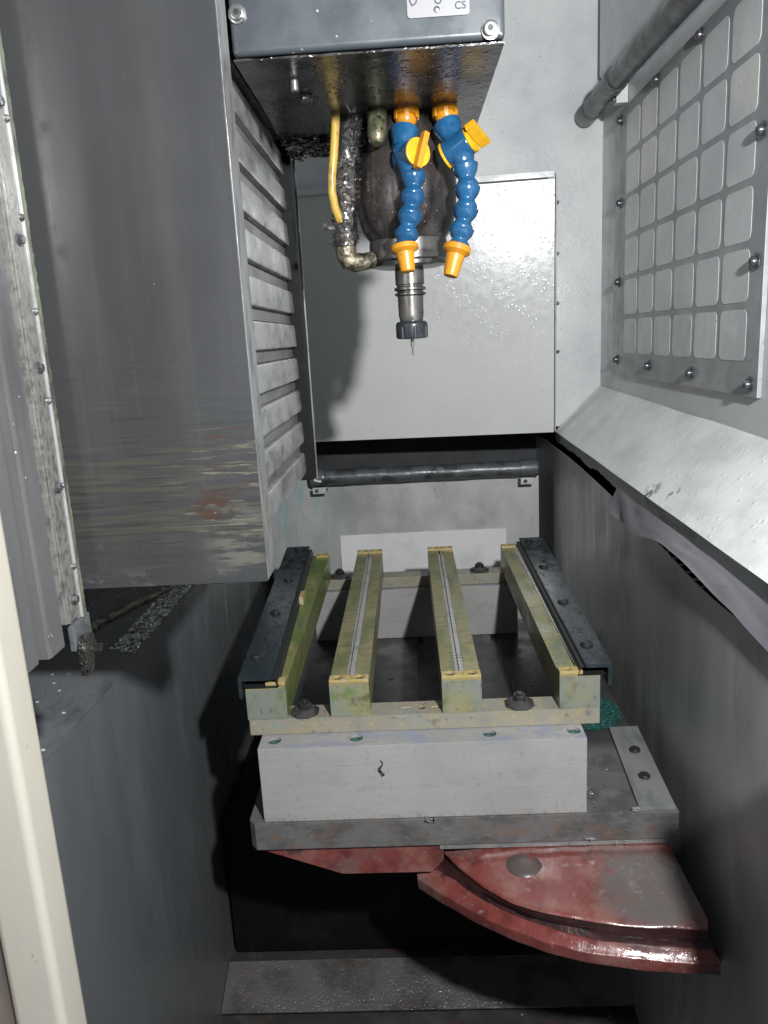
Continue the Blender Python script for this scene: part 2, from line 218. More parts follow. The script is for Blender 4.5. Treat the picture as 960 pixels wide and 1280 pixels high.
m_pane = M('window_pane_grey', (0.72, 0.73, 0.72), 0.36, layers=[((0.60, 0.61, 0.61), (5, 5, 5), 0.40, 0.7), ((0.80, 0.79, 0.72), (4, 4, 4), 0.44, 0.62, dict(axis=(2, 0.85, 1.0))), ((0.50, 0.505, 0.51), (60, 60, 10), 0.58, 0.76, dict(amt=0.4)), ((0.46, 0.47, 0.475), (9, 9, 7), 0.38, 0.55, dict(axis=(2, 0.78, 0.58), amt=0.7)), ((0.36, 0.365, 0.37), (110, 110, 110), 0.62, 0.70, dict(amt=0.35))], rvar=0.08, bump=0.05,
            specks=(120, 0.15, 0.92, (0.25, 0.25, 0.25)))
m_grid = M('window_grid_grey', (0.30, 0.31, 0.315), 0.38, layers=[((0.40, 0.405, 0.41), (9, 9, 9), 0.46, 0.68), ((0.22, 0.225, 0.23), (40, 14, 90), 0.56, 0.68, dict(amt=0.6)), ((0.20, 0.205, 0.21), (60, 60, 30), 0.58, 0.70, dict(amt=0.5))], rvar=0.08, bump=0.06)
m_screw = M('screw_steel', (0.36, 0.36, 0.36), 0.28, metal=0.85, layers=[((0.12, 0.12, 0.12), (90, 90, 90), 0.5, 0.65)], bump=0.1)
m_screwd = M('dark_screw', (0.10, 0.10, 0.105), 0.3, metal=0.6, layers=[((0.30, 0.30, 0.30), (120, 120, 120), 0.55, 0.65)], bump=0.2)
m_plate = M('light_plate', (0.74, 0.74, 0.72), 0.38, layers=[((0.62, 0.62, 0.605), (8, 8, 8), 0.42, 0.7), ((0.85, 0.85, 0.84), (70, 70, 50), 0.60, 0.66, dict(sph=((0.22, 1.09, 0.10), 0.035), soft=0.5))], rvar=0.1, bump=0.03, specks=(60, 0.15, 0.92, (0.2, 0.2, 0.2)))
m_wiper = M('wiper_strip_metal', (0.21, 0.205, 0.19), 0.36, metal=0.4, layers=[((0.10, 0.098, 0.09), (200, 200, 120), 0.42, 0.66, dict(axis=(2, 0.95, 0.55))), ((0.27, 0.262, 0.24), (260, 260, 200), 0.56, 0.72, dict(amt=0.5)), ((0.05, 0.048, 0.044), (300, 300, 260), 0.58, 0.70, dict(amt=0.5))], rvar=0.12, bump=0.2, bscale=250)
m_brush = M('grimy_wiper_lip', (0.115, 0.125, 0.09), 0.45, layers=[((0.04, 0.042, 0.036), (70, 70, 30), 0.45, 0.65)], bump=0.6, bscale=160)
m_cream = M('cream_door_paint', (0.29, 0.275, 0.235), 0.48, layers=[((0.29, 0.272, 0.228), (14, 14, 4), 0.42, 0.7), ((0.16, 0.12, 0.095), (80, 80, 50), 0.70, 0.74), ((0.25, 0.237, 0.205), (50, 50, 6), 0.58, 0.75, dict(amt=0.5))], bump=0.10, bscale=140, rvar=0.08)
m_brown = M('door_side_shade', (0.085, 0.070, 0.062), 0.5, layers=[((0.05, 0.042, 0.038), (10, 10, 4), 0.42, 0.7)], bump=0.08)  # brown-grey tone puts the door's shadow side into the colour
m_label = M('name_plate_white', (0.19, 0.188, 0.194), 0.45, layers=[((0.19, 0.19, 0.194), (20, 20, 20), 0.45, 0.7)], bump=0.02)
m_ink = M('label_ink', (0.045, 0.045, 0.055), 0.6, spec=0.2)
m_chip = M('bright_swarf', (0.62, 0.61, 0.59), 0.28, metal=0.75, rvar=0.1)
m_chipl = M('ledge_swarf_lit', (0.78, 0.77, 0.75), 0.32, metal=0.35, rvar=0.1)  # paler copy of the swarf; light missing on the ledge put into colour
m_chipd = M('dark_swarf', (0.16, 0.155, 0.14), 0.18, metal=0.7, rvar=0.1, bump=0.3)
m_chipg = M('coolant_green_swarf', (0.04, 0.20, 0.17), 0.2, metal=0.3, rvar=0.1)
m_puddle = M('green_coolant', (0.006, 0.055, 0.048), 0.10, layers=[((0.01, 0.09, 0.08), (60, 60, 60), 0.5, 0.65)], bump=0.6, bscale=180, coat=0.4)
m_flap = M('grey_rubber_flap', (0.20, 0.20, 0.215), 0.40, layers=[((0.27, 0.27, 0.28), (7, 4, 7), 0.45, 0.7), ((0.13, 0.13, 0.145), (20, 9, 20), 0.56, 0.72)], rvar=0.08, bump=0.06)
m_debris = M('olive_sludge', (0.13, 0.13, 0.085), 0.3, layers=[((0.05, 0.05, 0.04), (60, 60, 60), 0.45, 0.6), ((0.35, 0.33, 0.2), (90, 90, 90), 0.62, 0.7)], bump=1.0, bscale=160)

# ------------------------------------------------------------------ mesh helpers
class B:
    def __init__(s): s.bm = bmesh.new()
    def _merge(s, bm2, mtx=None):
        me = bpy.data.meshes.new('tmp'); bm2.to_mesh(me); bm2.free()
        if mtx: me.transform(mtx)
        s.bm.from_mesh(me); bpy.data.meshes.remove(me); return s
    def box(s, x0, x1, y0, y1, z0, z1, bev=0.0, seg=2, mtx=None):
        b = bmesh.new()
        v = [b.verts.new((x, y, z)) for z in (z0, z1) for y in (y0, y1) for x in (x0, x1)]
        for f in ((0, 2, 3, 1), (4, 5, 7, 6), (0, 1, 5, 4), (2, 6, 7, 3), (0, 4, 6, 2), (1, 3, 7, 5)): b.faces.new([v[i] for i in f])
        if bev: bmesh.ops.bevel(b, geom=list(b.edges), offset=bev, segments=seg, profile=0.6, affect='EDGES')
        return s._merge(b, mtx)
    def prism(s, poly, axis, a, b_, bev=0.0):
        """poly of 2-D points extruded along axis ('x','y','z') from a to b_"""
        b = bmesh.new()
        def P(u, v, t): return {'x': (t, u, v), 'y': (u, t, v), 'z': (u, v, t)}[axis]
        lo = [b.verts.new(P(u, v, a)) for u, v in poly]; hi = [b.verts.new(P(u, v, b_)) for u, v in poly]
        b.faces.new(lo[::-1]); b.faces.new(hi); n = len(poly)
        for i in range(n): b.faces.new((lo[i], lo[(i + 1) % n], hi[(i + 1) % n], hi[i]))
        bmesh.ops.recalc_face_normals(b, faces=b.faces)
        if bev: bmesh.ops.bevel(b, geom=list(b.edges), offset=bev, segments=2, profile=0.6, affect='EDGES')
        return s._merge(b)
    def lathe(s, prof, p0, p1=None, n=24, a0=0.0):
        """prof: (r, t) with t along p0->p1 (unit metres if p1 is None: up)"""
        p0 = Vector(p0); ax = Vector((0, 0, 1)) if p1 is None else (Vector(p1) - p0)
        Ln = 1.0 if p1 is None else ax.length
        q = ax.to_track_quat('Z', 'Y').to_matrix()
        b = bmesh.new(); rings = []
        for r, t in prof:
            rings.append([b.verts.new(p0 + q @ Vector((r * math.cos(a0 + 2 * math.pi * k / n), r * math.sin(a0 + 2 * math.pi * k / n), t * Ln))) for k in range(n)])
        for i in range(len(rings) - 1):
            for k in range(n): b.faces.new((rings[i][k], rings[i][(k + 1) % n], rings[i + 1][(k + 1) % n], rings[i + 1][k]))
        b.faces.new(rings[0][::-1]); b.faces.new(rings[-1])
        bmesh.ops.recalc_face_normals(b, faces=b.faces)
        return s._merge(b)
    def cyl(s, p0, p1, r, n=16, bev=0.0, a0=0.0):
        L = (Vector(p1) - Vector(p0)).length
        t = bev / L if L else 0
        pr = [(r, 0), (r, 1)] if not bev else [(r - bev, 0), (r, t), (r, 1 - t), (r - bev, 1)]
        return s.lathe(pr, p0, p1, n, a0)
    def tube(s, pts, r, n=12, wob=0.0):
        pts = [Vector(p) for p in pts]; b = bmesh.new(); rings = []
        up = Vector((0.13, 1, 0.07)).normalized()
        for i, p in enumerate(pts):
            d = (pts[min(i + 1, len(pts) - 1)] - pts[max(i - 1, 0)]).normalized()
            u = d.cross(up); u = u.normalized() if u.length > 1e-4 else Vector((1, 0, 0)); v = d.cross(u)
            rr = r[i] if isinstance(r, (list, tuple)) else r
            ring = []
            for k in range(n):
                a = 2 * math.pi * k / n
                q = p + (u * math.cos(a) + v * math.sin(a)) * rr
                if wob: q += (q - p).normalized() * (mn.noise(q * 120) * wob)
                ring.append(b.verts.new(q))
            rings.append(ring)
        for i in range(len(rings) - 1):
            for k in range(n): b.faces.new((rings[i][k], rings[i][(k + 1) % n], rings[i + 1][(k + 1) % n], rings[i + 1][k]))
        b.faces.new(rings[0][::-1]); b.faces.new(rings[-1]); bmesh.ops.recalc_face_normals(b, faces=b.faces)
        return s._merge(b)
    def grid(s, rows, thick=0.0):
        """rows of 3-D points joined to a sheet"""
        b = bmesh.new(); V = [[b.verts.new(p) for p in r] for r in rows]
        for i in range(len(V) - 1):
            for j in range(len(V[0]) - 1): b.faces.new((V[i][j], V[i][j + 1], V[i + 1][j + 1], V[i + 1][j]))
        bmesh.ops.recalc_face_normals(b, faces=b.faces)
        if thick: bmesh.ops.solidify(b, geom=list(b.faces), thickness=thick)
        return s._merge(b)
    def cut(s, cutters):
        """boolean difference with a B of cutters"""
        a = bpy.data.meshes.new('a'); s.bm.to_mesh(a); c = bpy.data.meshes.new('c'); cutters.bm.to_mesh(c)
        oa = bpy.data.objects.new('a', a); oc = bpy.data.objects.new('c', c); C.objects.link(oa); C.objects.link(oc)
        md = oa.modifiers.new('b', 'BOOLEAN'); md.operation = 'DIFFERENCE'; md.object = oc; md.solver = 'EXACT'; md.use_self = True
        dg = bpy.context.evaluated_depsgraph_get(); me = bpy.data.meshes.new_from_object(oa.evaluated_get(dg))
        s.bm.free(); s.bm = bmesh.new(); s.bm.from_mesh(me)
        bpy.data.objects.remove(oa); bpy.data.objects.remove(oc)
        for x in (a, c, me): bpy.data.meshes.remove(x)
        return s

def wloc(o):
    v = Vector((0, 0, 0))
    while o: v += o.location; o = o.parent
    return v

def obj(name, b, mat, parent=None, origin=None, smooth=35):
    me = bpy.data.meshes.new(name); b.bm.to_mesh(me); b.bm.free()
    if smooth:
        for p in me.polygons: p.use_smooth = True
        me.set_sharp_from_angle(angle=math.radians(smooth))
    o = bpy.data.objects.new(name, me); C.objects.link(o)
    if smooth:
        wn_ = o.modifiers.new('weighted_normal', 'WEIGHTED_NORMAL'); wn_.keep_sharp = True; wn_.weight = 80
    for q in (mat if isinstance(mat, (list, tuple)) else [mat]): me.materials.append(q)
    if origin is not None:
        me.transform(Matrix.Translation(-Vector(origin))); o.location = origin
    if parent:
        o.parent = parent; off = wloc(parent)
        if origin is not None: o.location = Vector(origin) - off
        else: me.transform(Matrix.Translation(-off))
    return o

def tag(o, label=None, cat=None, group=None, kind=None):
    if label: o['label'] = label
    if cat: o['category'] = cat
    if group: o['group'] = group
    if kind: o['kind'] = kind
    return o

def thing(name, label, cat, loc, group=None):
    o = bpy.data.objects.new(name, None); C.objects.link(o); o.location = loc; o.empty_display_size = 0.02
    return tag(o, label, cat, group)

def copy_mesh(src, name, loc, parent):
    c = src.copy(); c.name = name; C.objects.link(c); c.parent = parent; c.location = Vector(loc) - wloc(parent)
    return c

# ================================================================== the setting: sheet-metal enclosure
XL, XR, ZF = -0.42, 0.385, -0.58
fl = B().box(XL, 0.44, 0.37, 1.30, ZF - 0.02, ZF)
tag(obj('floor', fl, m_floor), kind='structure')
tag(obj('floor_slope', B().grid([[(x, 0.37 - 0.09 * t, ZF - 0.035 * t + 0.001) for x in [XL + 0.001 + 0.82 * i / 30 for i in range(31)]] for t in [j / 6 for j in range(7)]], 0.004), m_wet), kind='structure')
tag(obj('floor_sump', B().box(XL, 0.44, -0.9, 0.60, ZF - 0.08, ZF - 0.050), m_floor), kind='structure')

# left lower wall and its ledge
tag(obj('wall_left', B().box(XL - 0.012, XL, -0.9, 1.30, -0.70, 0.2165), m_leftw), kind='structure')
tag(obj('ledge_left', B().prism([(XL + 0.001, 0.2215), (XL + 0.001, 0.217), (-0.458, 0.2215), (-0.56, 0.2335), (-0.56, 0.239), (-0.459, 0.2285)], 'y', -0.9, 1.3), m_leftl), kind='structure')
tag(obj('wall_left_upper', B().box(-0.575, -0.560, -0.9, 1.3, 0.20, 1.5), m_leftp), kind='structure')

# rear: low steel wall, dark recess above it, upper wall
rw = tag(obj('wall_rear_low', B().box(-0.40, 0.345, 1.10, 1.112, ZF, 0.290, 0.001), m_rear), kind='structure')
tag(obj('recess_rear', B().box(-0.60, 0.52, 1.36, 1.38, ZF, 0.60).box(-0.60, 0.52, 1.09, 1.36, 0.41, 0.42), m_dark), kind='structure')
tag(obj('wall_back', B().box(-0.60, 0.515, 1.066, 1.086, 0.408, 1.75), m_wallup), kind='structure')

# right: lower steel wall (bowed sheet), outer wall with the window, sloping ledge
ys = [1.36 - 0.05 * i for i in range(46)]
def wallx(y, z): return XR - 0.010 * math.exp(-((y - 0.15) / 0.28) ** 2) * max(0, min(1, (z + 0.1) / 0.4)) + 0.004 * mn.noise(Vector((y * 3, z * 3, 0)))
def walltop(y): return 0.335 + 0.025 * (y - 0.3) - 0.016 * math.exp(-((y + 0.02) / 0.22) ** 2) if y < 1.06 else 0.352
rows = [[(wallx(y, -0.7 + t * (walltop(y) + 0.7)), y, -0.7 + t * (walltop(y) + 0.7)) for y in ys] for t in [j / 12 for j in range(13)]]
tag(obj('wall_right_low', B().grid(rows, 0.0015), m_stain, smooth=60), kind='structure')
tag(obj('wall_right', B().box(0.50, 0.515, -0.55, 1.066, 0.40, 1.75), m_wallr), kind='structure')
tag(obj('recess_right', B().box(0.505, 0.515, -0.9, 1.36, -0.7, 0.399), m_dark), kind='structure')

# unseen corner post of the enclosure, added to shade the pallet's right front
tag(obj('shade_post', B().box(0.305, 0.50, -0.56, -0.46, -0.7, 0.425, 0.004), m_leftp), 'unseen grey sheet metal corner post added to shade the pallet', 'post')

sl = thing('splash_ledge', 'white chipped sloping splash ledge running under the window', 'ledge', (0.44, 0.3, 0.40))
def lz(y): return 0.0185 * (y - 1.053)
rows = []
for j in range(9):
    t = j / 8
    rows.append([(0.4995 - 0.1165 * t + (0.0015 * mn.noise(Vector((y * 6, t * 3, 2)))), y, 0.507 - 0.112 * t + lz(y) + 0.0015 * mn.noise(Vector((y * 5, t * 4, 9)))) for y in ys if y <= 1.065])
obj('slope', B().grid(rows, 0.0015), m_ledge, sl, smooth=60)
rows = []
for j in range(5):
    t = j / 4
    rows.append([(0.3835 + 0.004 * t, y, 0.3945 + lz(y) - t * (0.024 + 0.006 * mn.noise(Vector((y * 9, 0, 4))) + 0.004 * mn.noise(Vector((y * 31, 0, 4))))) for y in [1.064 - 0.0125 * i for i in range(160)]])
obj('lip', B().grid(rows, 0.0012), m_lip, sl, smooth=60)

fp = thing('rubber_flap', 'grey creased rubber flap sagging between ledge and steel wall', 'flap', (0.395, 0.0, 0.33))
rows = []
for j in range(13):
    t = j / 12; r = []
    for i in range(70):
        y = 0.475 - 0.0155 * i
        k = math.exp(-((y - 0.40) / 0.075) ** 2)
        g = 1 / (1 + math.exp(-(y - 0.235) * 45))          # 1 behind, where the sheet hangs over the wall's edge
        zt = 0.376 + lz(y); zb = walltop(y) + 0.006 + 0.014 * math.exp(-((y - 0.06) / 0.12) ** 2) - 0.022 * g - 0.010 * k
        if y < -0.08: zb -= 0.02 * min(1, (-0.08 - y) * 8)
        xb = wallx(y, walltop(y)) - 0.006 - 0.004 * g - 0.004 * math.exp(-((y - 0.05) / 0.2) ** 2)
        bul = 0.003 * math.sin(math.pi * t) * (0.3 + mn.noise(Vector((y * 7, 0.3, 1)))) + 0.006 * k * math.sin(5.0 * t + 38 * (y - 0.4)) * t
        r.append((0.3885 + (xb - 0.3885) * t - bul, y, zt + (zb - zt) * t + 0.002 * mn.noise(Vector((y * 14, t * 4, 3)))))
    rows.append(r)
obj('sheet', B().grid(rows, 0.0008), m_flap, fp, smooth=70)
tab = obj('tab', B().box(0.374, 0.392, 0.2128, 0.2172, walltop(0.215) + 0.001, walltop(0.215) + 0.003, 0.0005), m_lip, fp, origin=(0.384, 0.215, walltop(0.215) + 0.002))
for i in range(1, 8):
    y = 0.215 - 0.027 * i
    copy_mesh(tab, 'tab', (0.383 - 0.001 * (i % 2), y, walltop(y) + 0.002), fp)

# ================================================================== rear cover plate, rear pipe, white plate
cp = thing('rear_cover_plate', 'large white enamelled cover plate behind the spindle', 'cover plate', (0.058, 1.05, 0.395))
tilt = Matrix.Translation((0.055, 1.018, 0.70)) @ Matrix.Rotation(math.radians(-4.0), 4, 'Z') @ Matrix.Rotation(math.radians(4.0), 4, 'X') @ Matrix.Translation((-0.055, -1.018, -0.70))
obj('sheet', B().box(-0.258, 0.3695, 1.016, 1.020, 0.399, 1.000, 0.001, mtx=tilt), m_white, cp)
obj('top_strip', B().box(-0.280, 0.3670, 1.010, 1.022, 1.003, 1.017, 0.001, mtx=tilt), m_wallup, cp)
obj('side_strip', B().box(0.3710, 0.3745, 1.015, 1.030, 0.402, 1.012, 0.0005, mtx=tilt), m_lip, cp)
scr = None
for z in (0.96, 0.84, 0.72, 0.60):
    p = (0.390, 1.0655, z)
    if scr is None: scr = obj('screw', B().cyl((0.390, 1.066, z), (0.390, 1.060, z), 0.0045, 10, 0.001), m_bolt, cp, origin=p)
    else: copy_mesh(scr, 'screw', p, cp)

pp = thing('wash_pipe', 'dark grimy pipe lying across the recess under the rear cover plate', 'pipe', (0.04, 1.062, 0.262))
def xl(a, b, n): return [a + (b - a) * i / n for i in range(n + 1)]
obj('tube', B().tube([(x, 1.062, 0.302 + 0.0005 * math.sin(x * 40)) for x in xl(-0.262, 0.334, 50)], 0.0205, 20, 0.0012), m_pipe, pp)
obj('end_cap', B().lathe([(0.0235, 0), (0.0245, .1), (0.0245, .85), (0.021, 1)], (0.288, 1.062, 0.302), (0.337, 1.062, 0.302), 20), m_pipe, pp)
obj('end_cap', B().lathe([(0.0235, 0), (0.0245, .1), (0.0245, .85), (0.021, 1)], (-0.232, 1.062, 0.302), (-0.270, 1.062, 0.302), 20), m_pipe, pp)
for x in (0.306, -0.246):
    br = obj('bracket', B().box(x - 0.018, x + 0.018, 1.045, 1.099, 0.262, 0.266, 0.001).box(x - 0.018, x + 0.018, 1.041, 1.0445, 0.262, 0.279, 0.001), m_rear, pp)
    obj('screw', B().cyl((x - 0.006, 1.041, 0.271), (x - 0.006, 1.036, 0.271), 0.005, 8, 0.001), m_screwd, br)

tag(obj('white_plate', B().box(-0.205, 0.254, 1.094, 1.0985, -0.12, 0.131, 0.001), m_plate, origin=(0.02, 1.096, -0.12)), 'thin off-white plate fixed low on the rear steel wall', 'plate')

# ================================================================== window with grid of panes on the right wall
wn = thing('grid_window', 'grey framed window of rounded panes on the right wall', 'window', (0.498, 0.52, 0.545))
obj('frame', B().box(0.4925, 0.4995, 0.157, 0.888, 0.546, 1.112, 0.001), m_grid, wn)
def rrect(w, h, r, n=4):
    o = []
    for cx, cy, a in ((w / 2 - r, h / 2 - r, 0), (-w / 2 + r, h / 2 - r, 90), (-w / 2 + r, -h / 2 + r, 180), (w / 2 - r, -h / 2 + r, 270)):
        for k in range(n + 1):
            t = math.radians(a + 90 * k / n); o.append((cx + r * math.cos(t), cy + r * math.sin(t)))
    return o
ycs = [0.838 - 0.1075 * i for i in range(6)]; ywid = 0.0955
pane = None
for r_ in range(6):
    for c_ in range(6):
        yc = 0.7855 - 0.1075 * c_; zc = 1.052 - 0.0838 * r_
        if pane is None: pane = obj('pane', B().prism([(u + yc, v + zc) for u, v in rrect(0.0935, 0.0735, 0.012)], 'x', 0.4918, 0.4923), m_pane, wn, origin=(0.4923, yc, zc), smooth=0)
        else: copy_mesh(pane, 'pane', (0.4923, yc, zc), wn)
sc0 = None
for y, z in ((0.874, 1.090), (0.870, 0.921), (0.876, 0.753), (0.879, 0.580), (0.645, 0.574), (0.409, 0.570), (0.178, 0.564), (0.178, 0.733), (0.178, 0.901), (0.630, 1.098), (0.415, 1.098), (0.178, 1.098)):
    if sc0 is None:
        b = B().cyl((0.4920, y, z), (0.4895, y, z), 0.0115, 16, 0.0008).lathe([(0.0075, 0), (0.0075, .5), (0.0055, .85), (0.002, 1)], (0.4894, y, z), (0.4810, y, z), 12)
        sc0 = obj('screw', b, m_screwd, wn, origin=(0.492, y, z))
    else: copy_mesh(sc0, 'screw', (0.492, y, z), wn)

up = thing('overhead_pipe', 'grimy grey pipe running along the wall above the window', 'pipe', (0.455, 0.6, 1.14))
yy = [1.045 - 0.02 * i for i in range(70)]
obj('tube', B().tube([(0.455, y, 1.1475 + 0.028 * (0.0 if y > 0.75 else (y - 0.75) * 0.7)) for y in yy], 0.0215, 18, 0.001), m_pipe, up)
obj('end_cap', B().lathe([(0.022, 0), (0.0245, .08), (0.0245, .9), (0.022, 1)], (0.455, 1.062, 1.1475), (0.455, 0.985, 1.1475), 18), m_pipe, up)
obj('coupling', B().lathe([(0.022, 0), (0.0255, .1), (0.0255, .9), (0.022, 1)], (0.455, 0.80, 1.1475), (0.455, 0.775, 1.1475), 18), m_pipe, up)
ub = obj('bracket', B().box(0.474, 0.4990, 0.850, 0.872, 1.120, 1.175, 0.001), m_wallr, up)
obj('screw', B().cyl((0.4738, 0.861, 1.130), (0.468, 0.861, 1.130), 0.007, 10, 0.001), m_screw, ub)
tag(obj('header_panel', B().prism([(0.4995, 1.205), (0.482, 1.225), (0.482, 1.75), (0.4995, 1.75)], 'y', -0.5, 1.03, 0.001), m_wallr, origin=(0.49, 0.3, 1.205)), 'grey folded header panel above the overhead pipe', 'panel')

# ================================================================== turntable casting, pedestal, pallet
def cr(pts, n=10):
    out = []
    P = [Vector(p) for p in pts]; P = [P[0] * 2 - P[1]] + P + [P[-1] * 2 - P[-2]]
    for i in range(1, len(P) - 2):
        for k in range(n):
            t = k / n
            out.append(0.5 * ((2 * P[i]) + (P[i + 1] - P[i - 1]) * t + (2 * P[i - 1] - 5 * P[i] + 4 * P[i + 1] - P[i + 2]) * t * t + (3 * P[i] - P[i - 1] - 3 * P[i + 1] + P[i + 2]) * t ** 3))
    out.append(P[-2]); return out
up_ = [(0.023, 0.020), (0.068, -0.046), (0.125, -0.093), (0.201, -0.118), (0.257, -0.129), (0.338, -0.136)]
wl_ = [(0.010, 0.026), (0.068, -0.036), (0.127, -0.079), (0.203, -0.112), (0.259, -0.124), (0.345, -0.134)]
l0_ = [(-0.018, 0.018), (0.064, -0.055), (0.143, -0.104), (0.217, -0.129), (0.284, -0.141), (0.350, -0.148)]
l1_ = [(-0.015, 0.030), (0.066, -0.045), (0.144, -0.096), (0.220, -0.122), (0.286, -0.133), (0.352, -0.138)]
def z3(l, z): return [(a, b, z) for a, b in l]
tc = thing('turntable_casting', 'red painted curved casting of the turntable under the pallet', 'casting', (0.15, 0.3, -0.58))
inner = [(0.030, 0.10, -0.050), (0.075, 0.04, -0.052), (0.13, 0.015, -0.053), (0.205, 0.010, -0.053), (0.26, 0.008, -0.053), (0.335, 0.008, -0.053)]
def jit(rows, a, f):
    return [[p + Vector((mn.noise(p * f), mn.noise(p * f + Vector((5, 5, 5))), mn.noise(p * f + Vector((9, 1, 3))))) * a for p in r] for r in rows]
def sh(l, ax, ay, z): return cr([(a + ax, b + ay, z) for a, b in l], 12)
obj('table_top', B().grid(jit([cr([(x, y + 0.25, -0.05) for x, y, z in inner], 12), cr(inner, 12), sh(up_, 0.004, 0.012, -0.0670), sh(up_, 0.001, 0.004, -0.0680), sh(up_, 0, 0.001, -0.0695), sh(up_, 0, 0, -0.0715), sh(up_, 0.001, 0.003, -0.0740)], 0.0014, 34)), m_red, tc, smooth=60)
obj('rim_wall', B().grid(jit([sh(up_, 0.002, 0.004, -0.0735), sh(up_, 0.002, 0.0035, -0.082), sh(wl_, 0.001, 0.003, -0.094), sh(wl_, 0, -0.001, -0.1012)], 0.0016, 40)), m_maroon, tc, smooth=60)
obj('rim_flange', B().grid(jit([sh(wl_, 0, 0.004, -0.1000), sh(wl_, 0, -0.003, -0.1008), sh(l0_, 0, 0.006, -0.1075), sh(l0_, 0, 0.0012, -0.1100), sh(l0_, 0.0, 0.0, -0.1120), sh(l0_, 0.001, 0.002, -0.1260), sh(l0_, 0.002, 0.0035, -0.1300), sh(l1_, 0.006, 0.012, -0.133), sh(l1_, 0.03, 0.06, -0.17), sh(l1_, 0.06, 0.22, -0.30)], 0.0014, 34)), m_red, tc, smooth=38)
obj('rib', B().prism([(-0.250, -0.0455), (-0.125, -0.093), (0.004, -0.094), (0.022, -0.075), (0.022, -0.0455)], 'y', 0.010, 0.30, 0.002), m_red, tc)
obj('boss', B().lathe([(0.031, 0), (0.029, 0.004), (0.024, 0.0075), (0.014, 0.010), (0.005, 0.011)], (0.133, -0.018, -0.0655), None, 22), m_boss, tc)
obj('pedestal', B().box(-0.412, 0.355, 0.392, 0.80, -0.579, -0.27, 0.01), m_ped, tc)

pl = thing('pallet', 'dark steel pallet with rust-flecked front edge', 'pallet', (0.05, 0.38, -0.043))
pb = B().prism([(-0.243, 0.0), (0.348, 0.0), (0.348, 0.75), (-0.252, 0.75), (-0.252, 0.011)], 'z', -0.0425, 0.0, 0.0012)
ct = B().box(-0.004, 0.010, -0.02, 0.80, -0.008, 0.02).box(-0.154, -0.140, 0.15, 0.8, -0.008, 0.02).box(0.158, 0.172, 0.15, 0.8, -0.008, 0.02)
for x, y in ((-0.06, 0.28), (0.06, 0.28), (-0.06, 0.45), (0.09, 0.45), (0.285, 0.30)): ct.cyl((x, y, -0.02), (x, y, 0.02), 0.006, 12)
obj('plate', pb.cut(ct), m_pallet, pl)
st = obj('edge_strip', B().prism([(0.294, 0.002), (0.344, 0.002), (0.357, 0.225), (0.310, 0.225)], 'z', 0.0005, 0.006, 0.001), m_strip, pl)
for x, y in ((0.330, 0.147), (0.323, 0.075)):
    obj('screw', B().cyl((x, y, 0.006), (x, y, 0.0115), 0.0085, 12, 0.0015).cyl((x, y, 0.0117), (x, y, 0.013), 0.004, 6), m_bolt, st)
obj('lower_lip', B().box(0.016, 0.349, 0.004, 0.05, -0.0525, -0.0428, 0.001), m_strip, pl)

# riser blocks
def riser(label, y0, y1, x0=-0.229, x1=0.222, zt=0.1145):
    b = B().box(x0, x1, y0, y1, 0.0005, zt, 0.0012)
    c = B()
    yh = y0 + 0.0215 if y0 < 0.1 else y1 - 0.0215
    for x in (-0.209, -0.094, 0.092, 0.208):
        c.cyl((x, yh, zt - 0.018), (x, yh, zt + 0.01), 0.0098, 20)
    o = thing('riser_block', label, 'block', ((x0 + x1) / 2, (y0 + y1) / 2, 0.0), 'aluminium riser blocks under the fixture')
    obj('body', b.cut(c), m_alu, o)
    for x in (-0.209, -0.094, 0.092, 0.208):
        obj('coolant_pool', B().cyl((x, yh, zt - 0.0178), (x, yh, zt - 0.0040), 0.0097, 20), m_puddle, o)
    return o
rb = riser('scratched aluminium riser block flush with the rust-flecked pallet edge', 0.0025, 0.108)
riser('aluminium riser block under the crossbar next to the rear steel wall', 0.660, 0.748)
# curled black chip stuck on the front block
b = B(); pts = [(-0.060 + 0.0025 * math.sin(i * 0.55), 0.0, 0.092 - 0.0016 * i) for i in range(15)]
b.tube([(x, 0.0005, z) for x, _, z in pts], [0.0008 + 0.0016 * (i / 15) for i in range(15)], 6, 0.0012)
tag(obj('curled_chip', b, m_tar, origin=(-0.060, 0.001, 0.07)), 'curled black chip stuck to the front face of the scratched riser block', 'chip')

# ================================================================== clamping fixture
fx = thing('clamping_fixture', 'yellow-green stained clamping fixture of four rails on crossbars', 'fixture', (0.0, 0.37, 0.115))
cb = B().box(-0.2455, 0.248, 0.040, 0.080, 0.115, 0.1388, 0.001)
ct = B().cyl((0.0, 0.060, 0.12), (0.0, 0.060, 0.15), 0.0055, 14).cyl((0.002, 0.072, 0.13), (0.002, 0.072, 0.15), 0.0038, 12)
for x in (-0.022, 0.022): ct.box(x - 0.009, x + 0.009, 0.0565, 0.0635, 0.1355, 0.15, 0.003)
c0 = obj('crossbar', cb.cut(ct), m_bar, fx)
for x, y, r in ((0.0, 0.060, 0.0052), (0.002, 0.072, 0.0036)): obj('hole_shade', B().cyl((x, y, 0.131), (x, y, 0.1362), r, 12), m_slot, c0)  # dark discs give the bores their shade
for x in (-0.022, 0.022): obj('slot', B().box(x - 0.0086, x + 0.0086, 0.0570, 0.0630, 0.1356, 0.1366), m_slotp, c0)
cb = B().box(-0.2455, 0.248, 0.672, 0.716, 0.1155, 0.1388, 0.001)
obj('crossbar', cb.cut(B().cyl((-0.012, 0.693, 0.12), (-0.012, 0.693, 0.15), 0.005, 14)), m_bar, fx)
Y0, Y1 = 0.0395, 0.709
